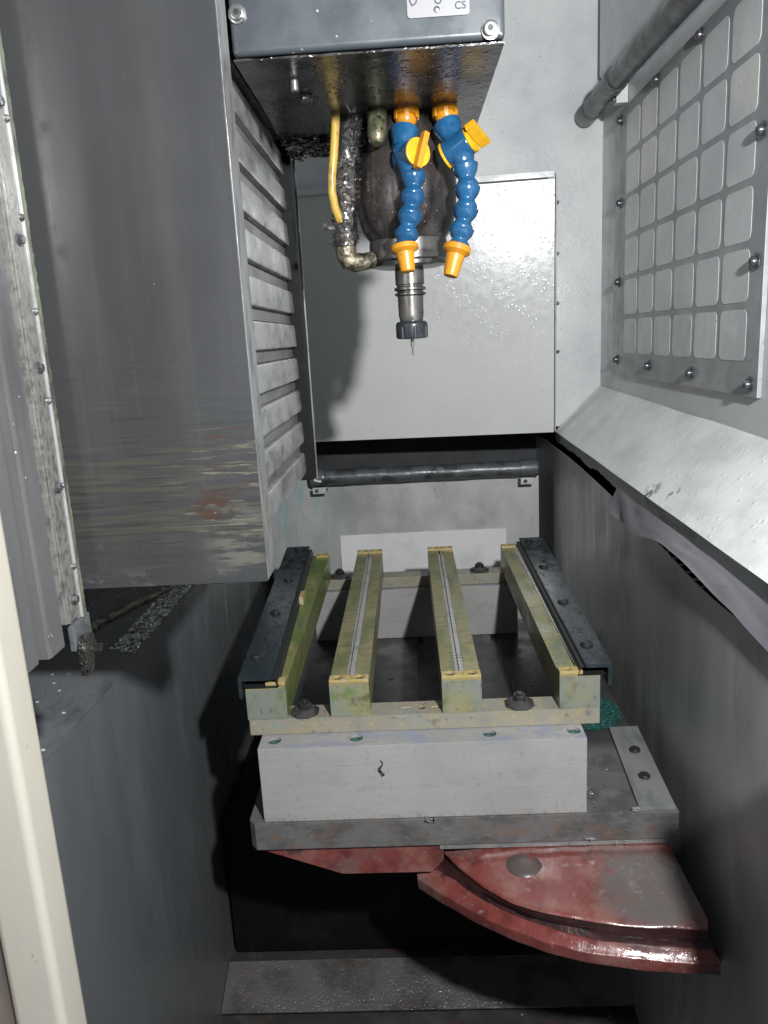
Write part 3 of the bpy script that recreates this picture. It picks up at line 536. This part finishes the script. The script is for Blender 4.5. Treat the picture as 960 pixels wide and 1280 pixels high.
def rail(x0, x1, mat, slot, padx, holes, yr=Y1):
    b = B().box(x0, x1, Y0, yr, 0.139, 0.1905, 0.0008)
    if slot is not None:
        b.cut(B().box(slot - 0.0062, slot + 0.0062, Y0 + 0.018, yr - 0.022, 0.180, 0.2))
    r = obj('rail', b, mat, fx)
    for ya, yb in ((Y0 + 0.0003, Y0 + 0.0165), (yr - 0.0205, yr - 0.0003)):
        p = B().box(padx[0] + 0.0003, padx[1] - 0.0003, ya, yb, 0.1907, 0.1955, 0.0006)
        c = B()
        for hx, hr in holes: c.cyl((hx, (ya + yb) / 2, 0.185), (hx, (ya + yb) / 2, 0.2), hr, 16)
        p.cut(c); e = obj('end_pad', p, m_pad, r)
        for hx, hr in holes: obj('hole_shade', B().cyl((hx, (ya + yb) / 2, 0.1908), (hx, (ya + yb) / 2, 0.1915), hr, 16), m_slot, r)  # dark disc for the shade in each pad hole
    if slot is not None:
        obj('slot_floor', B().box(slot - 0.0061, slot + 0.0061, Y0 + 0.0182, yr - 0.0222, 0.1801, 0.1815), m_slot, r)
        obj('scale_wire', B().box(slot - 0.0010, slot + 0.0010, Y0 + 0.0185, yr - 0.0225, 0.1816, 0.1935, 0.0004), m_rack, r)
        t = B(); n = 57
        for i in range(n):
            y = Y0 + 0.021 + i * 0.0107
            for sg in (-1, 1):
                x0, x1 = sorted((slot + sg * 0.0012, slot + sg * 0.0060))
                t.box(x0, x1, y, y + 0.0048, 0.1816, 0.1902)
        tag(obj('rack_teeth', t, m_rack, r, smooth=0), kind='stuff')
    return r
rail(-0.247, -0.190, m_railg, None, (-0.218, -0.190), [(-0.206, 0.006)], 0.694)
rail(-0.1285, -0.0725, m_rail, -0.0995, (-0.1285, -0.0725), [(-0.1165, 0.0073), (-0.101, 0.0035), (-0.0855, 0.0073)])
rail(0.029, 0.0845, m_rail, 0.0565, (0.029, 0.0845), [(0.0415, 0.0073), (0.0565, 0.0035), (0.0720, 0.0073)])
r4 = rail(0.192, 0.248, m_rail, None, (0.192, 0.2245), [(0.2045, 0.006)], 0.706)
t = B()
for i in range(60):
    y = Y0 + 0.022 + i * 0.0103
    t.box(0.2185, 0.2235, y, y + 0.0050, 0.1906, 0.1945)
tag(obj('rack_teeth', t, m_rack, r4, smooth=0), kind='stuff')
obj('scale_wire', B().box(0.2240, 0.2255, 0.06, 0.68, 0.1906, 0.1950, 0.0004), m_rack, r4)

def angle(sgn, fo, fi, ro, ri, yf, yr, bolts, zt=0.2075):
    """an L iron lying on the outer rail: outer and inner x at the front and at the rear"""
    b = bmesh.new(); P = []
    for y, xo, xi in ((yf, fo, fi), (yr, ro, ri)):
        th = 0.005
        P.append([b.verts.new(q) for q in ((xi, y, zt), (xo, y, zt), (xo, y, zt - 0.030), (xo - sgn * th, y, zt - 0.033), (xo - sgn * th, y, zt - th), (xi, y, zt - th))])
    b.faces.new(P[0]); b.faces.new(P[1][::-1])
    for i in range(6): b.faces.new((P[0][i], P[0][(i + 1) % 6], P[1][(i + 1) % 6], P[1][i]))
    bmesh.ops.recalc_face_normals(b, faces=b.faces)
    bmesh.ops.bevel(b, geom=list(b.edges), offset=0.0010, segments=2, affect='EDGES')
    B_ = B(); B_._merge(b)
    a = obj('angle_iron', B_, m_angle, fx)
    # rubber bed between iron and rail
    k = 0.006 * sgn
    rb_ = B().grid([[(fo - sgn * 0.007, yf + 0.004, zt - 0.0055), (ro - sgn * 0.007, yr - 0.01, zt - 0.0055)], [(fi - k * 0.9, yf + 0.004, zt - 0.0055), (ri - k * 0.9, yr - 0.01, zt - 0.0055)],
                    [(fi - k * 1.5, yf + 0.004, 0.1908), (ri - k * 1.5, yr - 0.01, 0.1908)], [(fo - sgn * 0.007, yf + 0.004, 0.1908), (ro - sgn * 0.007, yr - 0.01, 0.1908)], [(fo - sgn * 0.007, yf + 0.004, zt - 0.0055), (ro - sgn * 0.007, yr - 0.01, zt - 0.0055)]])
    obj('rubber_bed', rb_, m_rub, a)
    for x, y in bolts:
        obj('screw', B().cyl((x, y, zt), (x, y, zt + 0.0014), 0.0095, 16, 0.0005).lathe([(0.0085, 0), (0.0085, .3), (0.0062, .9), (0.003, 1)], (x, y, zt + 0.0015), (x, y, zt + 0.0055), 14), m_bolt, a)
    return a
angle(-1, -0.254, -0.207, -0.289, -0.237, 0.030, 0.717, ((-0.240, 0.101), (-0.243, 0.287), (-0.248, 0.468), (-0.258, 0.690)))
angle(1, 0.262, 0.2265, 0.287, 0.233, 0.032, 0.708, ((0.243, 0.100), (0.246, 0.284), (0.249, 0.485), (0.250, 0.676)))
obj('shim', B().box(-0.215, -0.207, 0.370, 0.405, 0.1908, 0.2062, 0.0008), m_pad, fx)
for x, y in ((-0.168, 0.058), (0.139, 0.059), (-0.171, 0.694), (0.143, 0.697)):
    b = B().lathe([(0.0215, 0), (0.0215, .35), (0.0195, .55), (0.013, .95), (0.012, 1)], (x, y, 0.1390), (x, y, 0.1470), 8 if y < 0.1 else 20, 0.39)
    n = obj('flange_washer', b, m_flangen, fx)
    obj('hex_nut', B().lathe([(0.0098, 0), (0.0098, .85), (0.0085, 1)], (x, y, 0.1471), (x, y, 0.1545), 6), m_bolt, n)
    obj('stud', B().cyl((x, y, 0.1546), (x, y, 0.1575), 0.0052, 12, 0.0006), m_bolt, n)

# ================================================================== spindle head
hd = thing('spindle_head', 'dark grey spindle head box with oily underside', 'spindle head', (-0.02, 0.05, 0.74))
obj('housing', B().box(-0.151, 0.107, -0.146, 0.235, 0.924, 1.5, 0.006, 3), m_head, hd)
obj('underside', B().grid([[(-0.150 + 0.256 * i / 24, -0.1445 + 0.378 * j / 30, 0.9215 + 0.0008 * mn.noise(Vector((i * .6, j * .6, 0)))) for i in range(25)] for j in range(31)], 0.0018), m_headb, hd, smooth=60)
for x, z in ((-0.1425, 0.959), (0.0925, 0.931)):
    s_ = obj('screw', B().lathe([(0.0085, 0), (0.0085, .25), (0.0065, .3), (0.0065, .85), (0.005, 1)], (x, -0.1461, z), (x, -0.1525, z), 16), m_screw, hd)
    obj('socket', B().cyl((x, -0.15255, z), (x, -0.1528, z), 0.003, 6), m_rub, s_)
np_ = obj('name_plate', B().prism([(u + 0.045, v + 0.975) for u, v in rrect(0.058, 0.060, 0.003)], 'y', -0.1475, -0.1463, 0.0003), m_label, hd)
obj('rivet', B().lathe([(0.003, 0), (0.0026, .6), (0.001, 1)], (0.0435, -0.1476, 0.9510), (0.0435, -0.1490, 0.9510), 12), m_screw, np_)
def text(body, size, loc, parent, rot=0.0):
    cu = bpy.data.curves.new('lettering', 'FONT'); cu.body = body; cu.size = size; cu.extrude = 0.00015; cu.align_x = 'CENTER'
    o = bpy.data.objects.new('lettering', cu); C.objects.link(o)
    bpy.context.view_layer.update()
    me = bpy.data.meshes.new_from_object(o.evaluated_get(bpy.context.evaluated_depsgraph_get()))
    bpy.data.objects.remove(o); bpy.data.curves.remove(cu)
    me.transform(Matrix.Translation(Vector(loc)) @ Matrix.Rotation(rot, 4, 'Y') @ Matrix.Rotation(math.radians(90), 4, 'X'))
    b = B(); b.bm.from_mesh(me); bpy.data.meshes.remove(me)
    return obj('lettering', b, m_ink, parent, smooth=0)
text('CS', 0.0092, (0.0655, -0.1478, 0.9500), np_)
text('D', 0.011, (0.0235, -0.1478, 0.9560), np_, math.radians(-25))
text('U', 0.011, (0.0440, -0.1478, 0.9555), np_, math.radians(20))
sx, sy = 0.010, 0.102
obj('spindle_body', B().lathe([(0.052, 0.9205), (0.056, 0.900), (0.064, 0.868), (0.0655, 0.84), (0.064, 0.81), (0.058, 0.790), (0.0495, 0.7785)], (sx, sy, 0), None, 40), m_spin, hd)
obj('spindle_nose', B().lathe([(0.0495, 0.778), (0.0505, 0.776), (0.0505, 0.7535), (0.048, 0.751), (0.0485, 0.7465), (0.040, 0.7445), (0.024, 0.7440)], (sx, sy, 0), None, 40), m_nose, hd)
obj('bolt', B().cyl((-0.101, -0.085, 0.9205), (-0.101, -0.085, 0.908), 0.0042, 12, 0.001), m_screw, hd)
obj('bolt', B().cyl((-0.096, -0.030, 0.9205), (-0.096, -0.030, 0.913), 0.007, 6, 0.001), m_tar, hd)

th = thing('tool_holder', 'slim steel tool holder hanging from the spindle nose', 'tool holder', (sx, sy, 0.64))
obj('body', B().lathe([(0.0185, 0.7438), (0.019, 0.740), (0.019, 0.7235), (0.0172, 0.7225), (0.0172, 0.721), (0.0208, 0.7195), (0.0208, 0.7165), (0.0172, 0.715), (0.0172, 0.7135), (0.0205, 0.7125), (0.0205, 0.7105), (0.017, 0.7085), (0.0165, 0.684), (0.0155, 0.679), (0.0150, 0.6765)], (sx, sy, 0), None, 32), m_holder, th)
nb = B().lathe([(0.0185, 0.6765), (0.0205, 0.6745), (0.0212, 0.672), (0.0212, 0.657), (0.0195, 0.6545), (0.010, 0.6535)], (sx, sy, 0), None, 36)
nc = B()
for k in range(8):
    a = 2 * math.pi * k / 8 + 0.2
    nc.cyl((sx + 0.0225 * math.cos(a), sy + 0.0225 * math.sin(a), 0.64), (sx + 0.0225 * math.cos(a), sy + 0.0225 * math.sin(a), 0.670), 0.0032, 10)
obj('collet_nut', nb.cut(nc), m_nut, th)
obj('end_mill', B().lathe([(0.0024, 0.6534), (0.0024, 0.645), (0.0013, 0.642), (0.0013, 0.634), (0.0006, 0.632)], (sx, sy, 0), None, 12), m_carb, th)

# coolant hoses: ball-and-socket plastic segments
SEG = [(0.0105, 0.0), (0.0150, 0.01), (0.0164, 0.04), (0.0166, 0.10), (0.0158, 0.13), (0.0156, 0.22), (0.0146, 0.36), (0.0124, 0.50), (0.0106, 0.60), (0.0104, 0.68), (0.0122, 0.78), (0.0138, 0.88), (0.0142, 0.98), (0.0134, 1.10), (0.0105, 1.2)]
def hose(label, conn, first, vb, knob_dir, chain, noz, side_disc=False):
    t = thing('coolant_hose', label, 'hose', conn, 'blue coolant hoses under the head')
    c = Vector(conn); f = Vector(first[0]); g = Vector(first[1])
    cn = obj('connector', B().lathe([(0.0135, 0), (0.0142, .08), (0.0142, .45), (0.0115, .5), (0.0115, .58), (0.0128, .62), (0.0128, .8), (0.0105, 1)], (c.x, c.y, 0.9213), c + (f - c) * 0.6, 20), m_yel, t)
    for k in range(6):
        a = 2 * math.pi * k / 6
        obj('lug', B().box(-0.0028, 0.0028, 0.0, 0.0022, 0.908, 0.9175, 0.0006, mtx=Matrix.Translation((c.x + 0.0136 * math.sin(a), c.y - 0.0136 * math.cos(a), 0)) @ Matrix.Rotation(a, 4, 'Z') @ Matrix.Rotation(math.pi, 4, 'Z')), m_yel, cn)
    obj('segment', B().lathe([(0.0105, 0), (0.0150, .04), (0.0168, .10), (0.0165, .35), (0.0135, .75), (0.0125, 1.0)], f, g, 22), m_blue, t, smooth=50)
    v = Vector(vb); kd = Vector(knob_dir).normalized(); ax = (Vector(chain[0]) - g).normalized()
    vo = obj('valve', B().lathe([(0.0125, 0), (0.0140, .12), (0.0145, .5), (0.0140, .85), (0.0105, 1.0)], g - ax * 0.001, Vector(chain[0]) + ax * 0.002, 22).lathe([(0.0150, 0), (0.0162, .06), (0.0162, .94), (0.0150, 1)], v - kd * 0.017, v + kd * 0.013, 24), m_blue, t)
    k0 = v + kd * 0.0135
    kb = obj('knob', B().lathe([(0.0158, 0), (0.0162, .15), (0.0162, .85), (0.0150, 1)], k0, k0 + kd * 0.0045, 26), m_yel2, vo)
    q = kd.to_track_quat('Z', 'Y').to_matrix().to_4x4()
    hm = Matrix.Translation(k0 + kd * 0.0047) @ q @ Matrix.Rotation(-0.35 if not side_disc else 1.2, 4, 'Z')
    obj('handle', B().box(-0.0036, 0.0036, -0.021, 0.021, 0.0, 0.0105 if not side_disc else 0.013, 0.0012, mtx=hm), m_yel if not side_disc else m_yel2, vo)
    if side_disc:
        obj('end_disc', B().cyl(v - kd * 0.0172, v - kd * 0.0205, 0.0165, 24, 0.0008), m_yel2, vo)
    for a, b_ in zip(chain, chain[1:]):
        obj('segment', B().lathe([(r * 0.93, q) for r, q in SEG], a, b_, 26), m_blue, t, smooth=50)
    a, b_ = Vector(noz[0]), Vector(noz[1])
    obj('nozzle', B().lathe([(0.0130, 0), (0.0165, .06), (0.0168, .22), (0.0150, .26), (0.0112, .34), (0.0088, .95), (0.0080, 1.0)], a, b_, 22).lathe([(0.0055, 0), (0.0055, 1)], b_ + (a - b_) * 0.02, b_ + (b_ - a).normalized() * 0.0003, 14), m_yel, t)
hose('blue jointed coolant hose with round yellow tap facing the door opening', (0.014, 0.046, 0.906), ((0.0115, 0.040, 0.8975), (0.0080, 0.032, 0.874)), (0.0165, 0.024, 0.863), (0.52, -0.85, 0.05),
     [(0.0185, 0.020, 0.843), (0.0170, 0.016, 0.8195), (0.0125, 0.014, 0.798), (0.0080, 0.012, 0.777), (0.0045, 0.010, 0.7605)], ((0.0042, 0.010, 0.7640), (0.0072, 0.004, 0.7320)))
hose('blue jointed coolant hose with tilted orange tap, farther from the yellow air tube', (0.060, 0.046, 0.906), ((0.0600, 0.040, 0.9000), (0.0670, 0.032, 0.8800)), (0.0745, 0.026, 0.8700), (0.80, -0.34, 0.42),
     [(0.0795, 0.022, 0.8500), (0.0815, 0.018, 0.8250), (0.0790, 0.014, 0.8010), (0.0730, 0.012, 0.7780), (0.0685, 0.010, 0.7580)], ((0.0680, 0.010, 0.7600), (0.0575, 0.004, 0.7240)), True)

tag(obj('air_tube', B().tube([(-0.070, 0.048, 0.920), (-0.072, 0.046, 0.90), (-0.075, 0.044, 0.875), (-0.079, 0.043, 0.85), (-0.080, 0.044, 0.832), (-0.078, 0.048, 0.815), (-0.073, 0.055, 0.800)], 0.0052, 12), m_tube, origin=(-0.074, 0.05, 0.80)),
    'slim yellow air tube curving down beside the black hose', 'tube')
bh = thing('oily_hose', 'thick oil-soaked black hose with brass elbow entering the spindle nose', 'hose', (-0.062, 0.075, 0.745))
hp = [(-0.050, 0.070, 0.922), (-0.056, 0.068, 0.905), (-0.061, 0.066, 0.88), (-0.064, 0.066, 0.85), (-0.067, 0.066, 0.82), (-0.069, 0.066, 0.795), (-0.069, 0.067, 0.772)]
obj('hose', B().tube(cr(hp, 6), 0.0150, 18, 0.0045), m_tar, bh)
obj('elbow', B().tube([(-0.069, 0.067, 0.774), (-0.069, 0.067, 0.762), (-0.066, 0.068, 0.754), (-0.058, 0.070, 0.7515), (-0.046, 0.073, 0.7530), (-0.036, 0.078, 0.755)], [0.0135, 0.0130, 0.0130, 0.0122, 0.0105, 0.0105], 16, 0.001), m_brass, bh)
obj('bleed_screw', B().cyl((-0.078, 0.060, 0.793), (-0.090, 0.056, 0.794), 0.0032, 10, 0.0005).cyl((-0.0905, 0.056, 0.794), (-0.095, 0.0545, 0.794), 0.0052, 6), m_screw, bh)
tag(obj('hose_fitting', B().lathe([(0.0105, 0), (0.0125, .08), (0.0125, .2), (0.0112, .25), (0.0118, .7), (0.0100, .9), (0.0055, 1.0)], (-0.021, 0.045, 0.9212), (-0.022, 0.030, 0.880), 18), m_green, origin=(-0.021, 0.04, 0.88)),
    'stubby green-brown fitting under the head between air tube and coolant hoses', 'fitting')
# grime hanging under the rear left of the head and around the spindle
def chips(name, n, fn, mat, size, parent=None, flat=False):
    b = bmesh.new()
    for _ in range(n):
        p, s = fn(); s *= size
        q = Matrix.Rotation(random.uniform(0, 6.28), 3, 'Z') @ (Matrix.Rotation(random.uniform(-.5, .5) if flat else random.uniform(0, 6.28), 3, 'X'))
        l = random.uniform(1.0, 2.4); k = random.uniform(-.6, .6)
        vs = [b.verts.new(Vector(p) + q @ Vector(v)) for v in ((-s * l, -s * .5, 0), (0, -s * .4, s * k), (s * l, -s * .3, 0), (s * l * .8, s * .4, s * .2), (0, s * .5, s * k + s * .2), (-s * l, s * .35, s * .1))]
        b.faces.new((vs[0], vs[1], vs[4], vs[5])); b.faces.new((vs[1], vs[2], vs[3], vs[4]))
    B_ = B(); B_._merge(b); return B_
U = random.uniform
def f_head():
    x = U(-0.15, -0.075); y = U(0.14, 0.234); return (x, y, 0.9200 - abs(random.gauss(0, 0.005))), U(.5, 1.2)
tag(obj('swarf_clump', chips('', 520, f_head, None, 0.0030), m_chipd, smooth=0), 'clump of dark oily swarf clinging under the rear of the head', 'swarf', kind='stuff')
def f_hose():
    z = U(0.775, 0.905); a = U(-2.9, 0.2); r = 0.016 + U(0, .003)
    i = (0.922 - z) / 0.15
    return (-0.050 - 0.020 * min(1, i * 1.4) + r * math.cos(a), 0.068 + r * math.sin(a), z), U(.4, 1)
obj('grime', chips('', 520, f_hose, None, 0.0019), m_tar, bh, smooth=0)
obj('wet_flakes', chips('', 150, f_hose, None, 0.0013), m_chipd, bh, smooth=0)

# ================================================================== left magazine cover with telescopic slats
mc = thing('magazine_cover', 'tall dark steel cover with rust patch and slatted side', 'cover', (-0.21, -0.02, 0.45))
obj('front_panel', B().box(-0.325, -0.131, -0.300, -0.2975, 0.452, 1.5, 0.0008), m_cover, mc)
obj('edge_lip', B().box(-0.1345, -0.1308, -0.2973, -0.262, 0.4525, 1.5, 0.0012), m_lipc, mc)
obj('inner_wall', B().box(-0.186, -0.174, -0.2970, 0.262, 0.450, 1.5), m_groove, mc)
sl0 = None
NS = 12; pitch = 0.0485
for i in range(NS):
    z0 = 0.456 + pitch * i
    mid = z0 + 0.0165
    if sl0 is None:
        # a pressed slat: flat band with a shallow curled upper edge
        prof = [(-0.1735, z0), (-0.1650, z0 + 0.0015), (-0.1640, z0 + 0.0045), (-0.1648, z0 + 0.0300), (-0.1668, z0 + 0.0330), (-0.1735, z0 + 0.0335)]
        b = bmesh.new(); R2 = []
        for k in range(29):
            y = -0.272 + 0.508 * k / 28
            R2.append([(x + (0.0010 * mn.noise(Vector((y * 22, z * 30, 3))) if x > -0.17 else 0), y, z) for x, z in prof])
        sl0 = obj('slat', B().grid(R2), m_slat, mc, origin=(-0.17, 0.0, mid), smooth=40)
    else: copy_mesh(sl0, 'slat', (-0.17, 0.0, mid), mc)
gr0 = None
for i in range(NS - 1):
    z = 0.456 + pitch * i + 0.041
    if gr0 is None: gr0 = obj('groove_strip', B().box(-0.1738, -0.1712, -0.272, 0.236, z - 0.0065, z + 0.0065, 0.0012), m_groove, mc, origin=(-0.17, 0.0, z))
    else: copy_mesh(gr0, 'groove_strip', (-0.17, 0.0, z), mc)
obj('rear_flange', B().box(-0.1720, -0.1530, 0.2370, 0.272, 0.445, 1.5, 0.001), m_black, mc)
obj('flange_edge', B().box(-0.1529, -0.1508, 0.2690, 0.2730, 0.440, 0.93, 0.0004), m_lipc, mc)
obj('flange_foot', B().tube(cr([(-0.159, 0.268, 0.447), (-0.1575, 0.268, 0.4405), (-0.153, 0.268, 0.437), (-0.146, 0.268, 0.436)], 4), 0.0028, 8), m_lipc, mc)

# ================================================================== hanging side post with the wiper strip, left of the cover
lw = thing('side_post', 'grey stepped sheet metal post between cream door and wiper strip', 'post', (-0.305, -0.42, 0.42))
obj('panel', B().prism([(-0.308, -0.388), (-0.2924, -0.388), (-0.2912, -0.384), (-0.2912, -0.361), (-0.308, -0.361)], 'z', 0.423, 1.5, 0.0008), m_leftp, lw)
obj('panel', B().prism([(-0.3136, -0.4237), (-0.3008, -0.4237), (-0.2996, -0.420), (-0.2996, -0.390), (-0.3136, -0.390)], 'z', 0.4208, 1.5, 0.0008), m_leftp, lw)
obj('panel', B().prism([(-0.325, -0.492), (-0.3092, -0.492), (-0.308, -0.488), (-0.308, -0.4254), (-0.325, -0.4254)], 'z', 0.4222, 1.5, 0.0008), m_leftp, lw)
obj('backing_panel', B().box(-0.335, -0.3255, -0.50, -0.305, 0.425, 1.5), m_dark, lw)
ws = thing('wiper_strip', 'long metal wiper strip with small screws beside the dark cover', 'strip', (-0.292, -0.33, 0.436))
obj('bar', B().box(-0.2975, -0.2900, -0.3540, -0.3298, 0.4387, 1.5, 0.0010), m_wiper, ws)
obj('ridge', B().box(-0.2899, -0.2884, -0.3520, -0.3475, 0.4387, 1.5, 0.0005), m_wiper, ws)
obj('bright_edge', B().box(-0.2934, -0.2892, -0.3260, -0.3240, 0.4353, 1.5, 0.0004), m_rack, ws)
obj('retainer', B().box(-0.2957, -0.2909, -0.3295, -0.3262, 0.4353, 1.5, 0.0004), m_groove, ws)
b = B().grid([[(-0.2912 + 0.0008 * mn.noise(Vector((z * 160, t * 3, 2))), -0.3238 + 0.0067 * t + 0.0009 * mn.noise(Vector((z * 210, t, 7))), z) for z in [0.434 + 0.0035 * k for k in range(300)]] for t in (0, .35, .7, 1)], 0.0016)
obj('wiper_lip', b, m_brush, ws)
s0 = None
for k in range(9):
    z = 0.4818 + 0.070 * k
    if s0 is None: s0 = obj('screw', B().lathe([(0.0027, 0), (0.0025, .6), (0.001, 1)], (-0.2908, -0.3276, z), (-0.2874, -0.3276, z), 12), m_screw, ws, origin=(-0.2908, -0.3276, z))
    else: copy_mesh(s0, 'screw', (-0.2908, -0.3276, z), ws)
b0 = None
for k in range(8):
    z = 0.4555 + 0.0963 * k
    if b0 is None: b0 = obj('hex_bolt', B().cyl((-0.2898, -0.3374, z), (-0.2890, -0.3374, z), 0.0048, 14, 0.0003).lathe([(0.0037, 0), (0.0037, .8), (0.003, 1)], (-0.2889, -0.3374, z), (-0.2857, -0.3374, z), 6), m_screwd, ws, origin=(-0.2898, -0.3374, z))
    else: copy_mesh(b0, 'hex_bolt', (-0.2898, -0.3374, z), ws)
bk = thing('bracket', 'grimy dark foot bracket hanging at the lower end of the wiper strip', 'bracket', (-0.29, -0.33, 0.385))
obj('plate', B().box(-0.2957, -0.2906, -0.3440, -0.3100, 0.4110, 0.4345, 0.0010), m_pipe, bk)
obj('foot', B().prism([(-0.3440, 0.388), (-0.3330, 0.386), (-0.3270, 0.398), (-0.3215, 0.409), (-0.3230, 0.420), (-0.3390, 0.424), (-0.3445, 0.412)], 'x', -0.2902, -0.2830, 0.0015), m_tar, bk)
obj('bolt', B().tube([(-0.2830, -0.329, 0.408), (-0.2795, -0.329, 0.408), (-0.2755, -0.329, 0.4075)], [0.0046, 0.0050, 0.0040], 12, 0.0018), m_tar, bk)
pts = cr([(-0.508, 0.140, 0.243), (-0.508, 0.175, 0.242), (-0.500, 0.22, 0.2385), (-0.486, 0.27, 0.236), (-0.462, 0.34, 0.233), (-0.440, 0.42, 0.230)], 14)
tag(obj('sludge_ridge', B().tube(pts, [0.0065 + 0.003 * mn.noise(p * 60) for p in pts], 9, 0.004), m_debris, origin=(-0.49, 0.25, 0.232)), 'olive ridge of wet sludge lying along the left ledge', 'sludge')
def zl(x): return 0.2285 + (0.2215 - 0.2285) * (x + 0.459) / 0.04 if x > -0.459 else 0.2285 + (0.239 - 0.2285) * (-0.459 - x) / 0.101
def f_led():
    y = U(0.10, 0.62); x = -0.421 - abs(U(0, 0.036)); return (x, y, zl(x) + U(0.0008, 0.003)), U(.5, 1.2)
tag(obj('ledge_swarf', chips('', 2600, f_led, None, 0.0019, flat=True), m_chipl, smooth=0), 'band of bright fine swarf lying along the left ledge', 'swarf', kind='stuff')
def f_led2():
    y = U(-0.25, 0.15); x = U(-0.53, -0.425); return (x, y, zl(x) + 0.0012), U(.4, 1.6)
tag(obj('ledge_flakes', chips('', 90, f_led2, None, 0.0011, flat=True), m_chip, smooth=0), 'scattered bright flakes on the left ledge near the door', 'swarf', kind='stuff')

# chips and coolant on the pallet
b = bmesh.new(); ctr = b.verts.new((0.29, 0.262, 0.0022)); ring = []
for k in range(40):
    a = 2 * math.pi * k / 40; rr = 1 + 0.16 * mn.noise(Vector((math.cos(a) * 2, math.sin(a) * 2, 1)))
    ring.append(b.verts.new((0.285 + 0.062 * rr * math.cos(a), 0.290 + 0.066 * rr * math.sin(a), 0.0010)))
for k in range(40): b.faces.new((ctr, ring[k], ring[(k + 1) % 40]))
P_ = B(); P_._merge(b)
tag(obj('coolant_puddle', P_, m_puddle, origin=(0.285, 0.29, 0.0)), 'dark green coolant puddle on the pallet beside the riser block', 'puddle')
def f_pud():
    a = U(0, 6.28); r = math.sqrt(U(0, 1)); return (0.283 + 0.060 * r * math.cos(a), 0.285 + 0.064 * r * math.sin(a), 0.003 + U(0, .002)), U(.5, 1.2)
tag(obj('coolant_swarf', chips('', 700, f_pud, None, 0.0016, flat=True), m_chipg, smooth=0), 'fine green wet swarf lying in the coolant puddle', 'swarf', kind='stuff')
def f_pal():
    k = random.random()
    if k < .25: return (U(0.228, 0.29), U(0.005, 0.2), 0.0012), U(.4, 1.0)
    if k < .5: return (0.232 + U(-.004, .008), 0.015 + U(0, .05), 0.0014), U(.5, 1.3)
    if k < .7: return (U(0.02, 0.345), U(-0.004, 0.003), -0.044 + U(-.002, .002)), U(.4, 1.4)
    return (U(-0.06, 0.18), U(0.640, 0.659), 0.0015 + U(0, .002)), U(.4, 1.1)
tag(obj('pallet_swarf', chips('', 120, f_pal, None, 0.0012), m_chip, smooth=0), 'scattered bright swarf on the pallet and along its edge', 'swarf', kind='stuff')
for (x, y, z, s, lab) in ((0.286, -0.001, 0.003, 0.010, 'bright aluminium sliver at the foot of the bolted pallet edge strip'), (0.222, -0.003, -0.040, 0.011, 'bright crumpled aluminium sliver hanging on the pallet edge above the red casting'), (0.002, -0.001, -0.001, 0.008, 'small aluminium sliver in the slot below the scratched riser block')):
    def f1(): return (x + U(-s, s) * .6, y + U(-.002, .001), z + U(0, s * .7)), U(.6, 1.4)
    tag(obj('aluminium_sliver', chips('', 5, f1, None, s * 0.26), m_chip, origin=(x, y, z), smooth=0), lab, 'chip', 'aluminium slivers on the pallet edge')

# ================================================================== cream door edge at the opening
de = thing('door_edge', 'cream painted sliding door edge at the opening', 'door', (-0.29, -0.51, -0.3))
obj('edge', B().box(-0.2815, -0.247, -0.530, -0.498, -0.3, 1.4, 0.006, 3), m_cream, de)
obj('side_panel', B().box(-0.70, -0.2817, -0.545, -0.525, -0.3, 1.4, 0.002), m_brown, de)
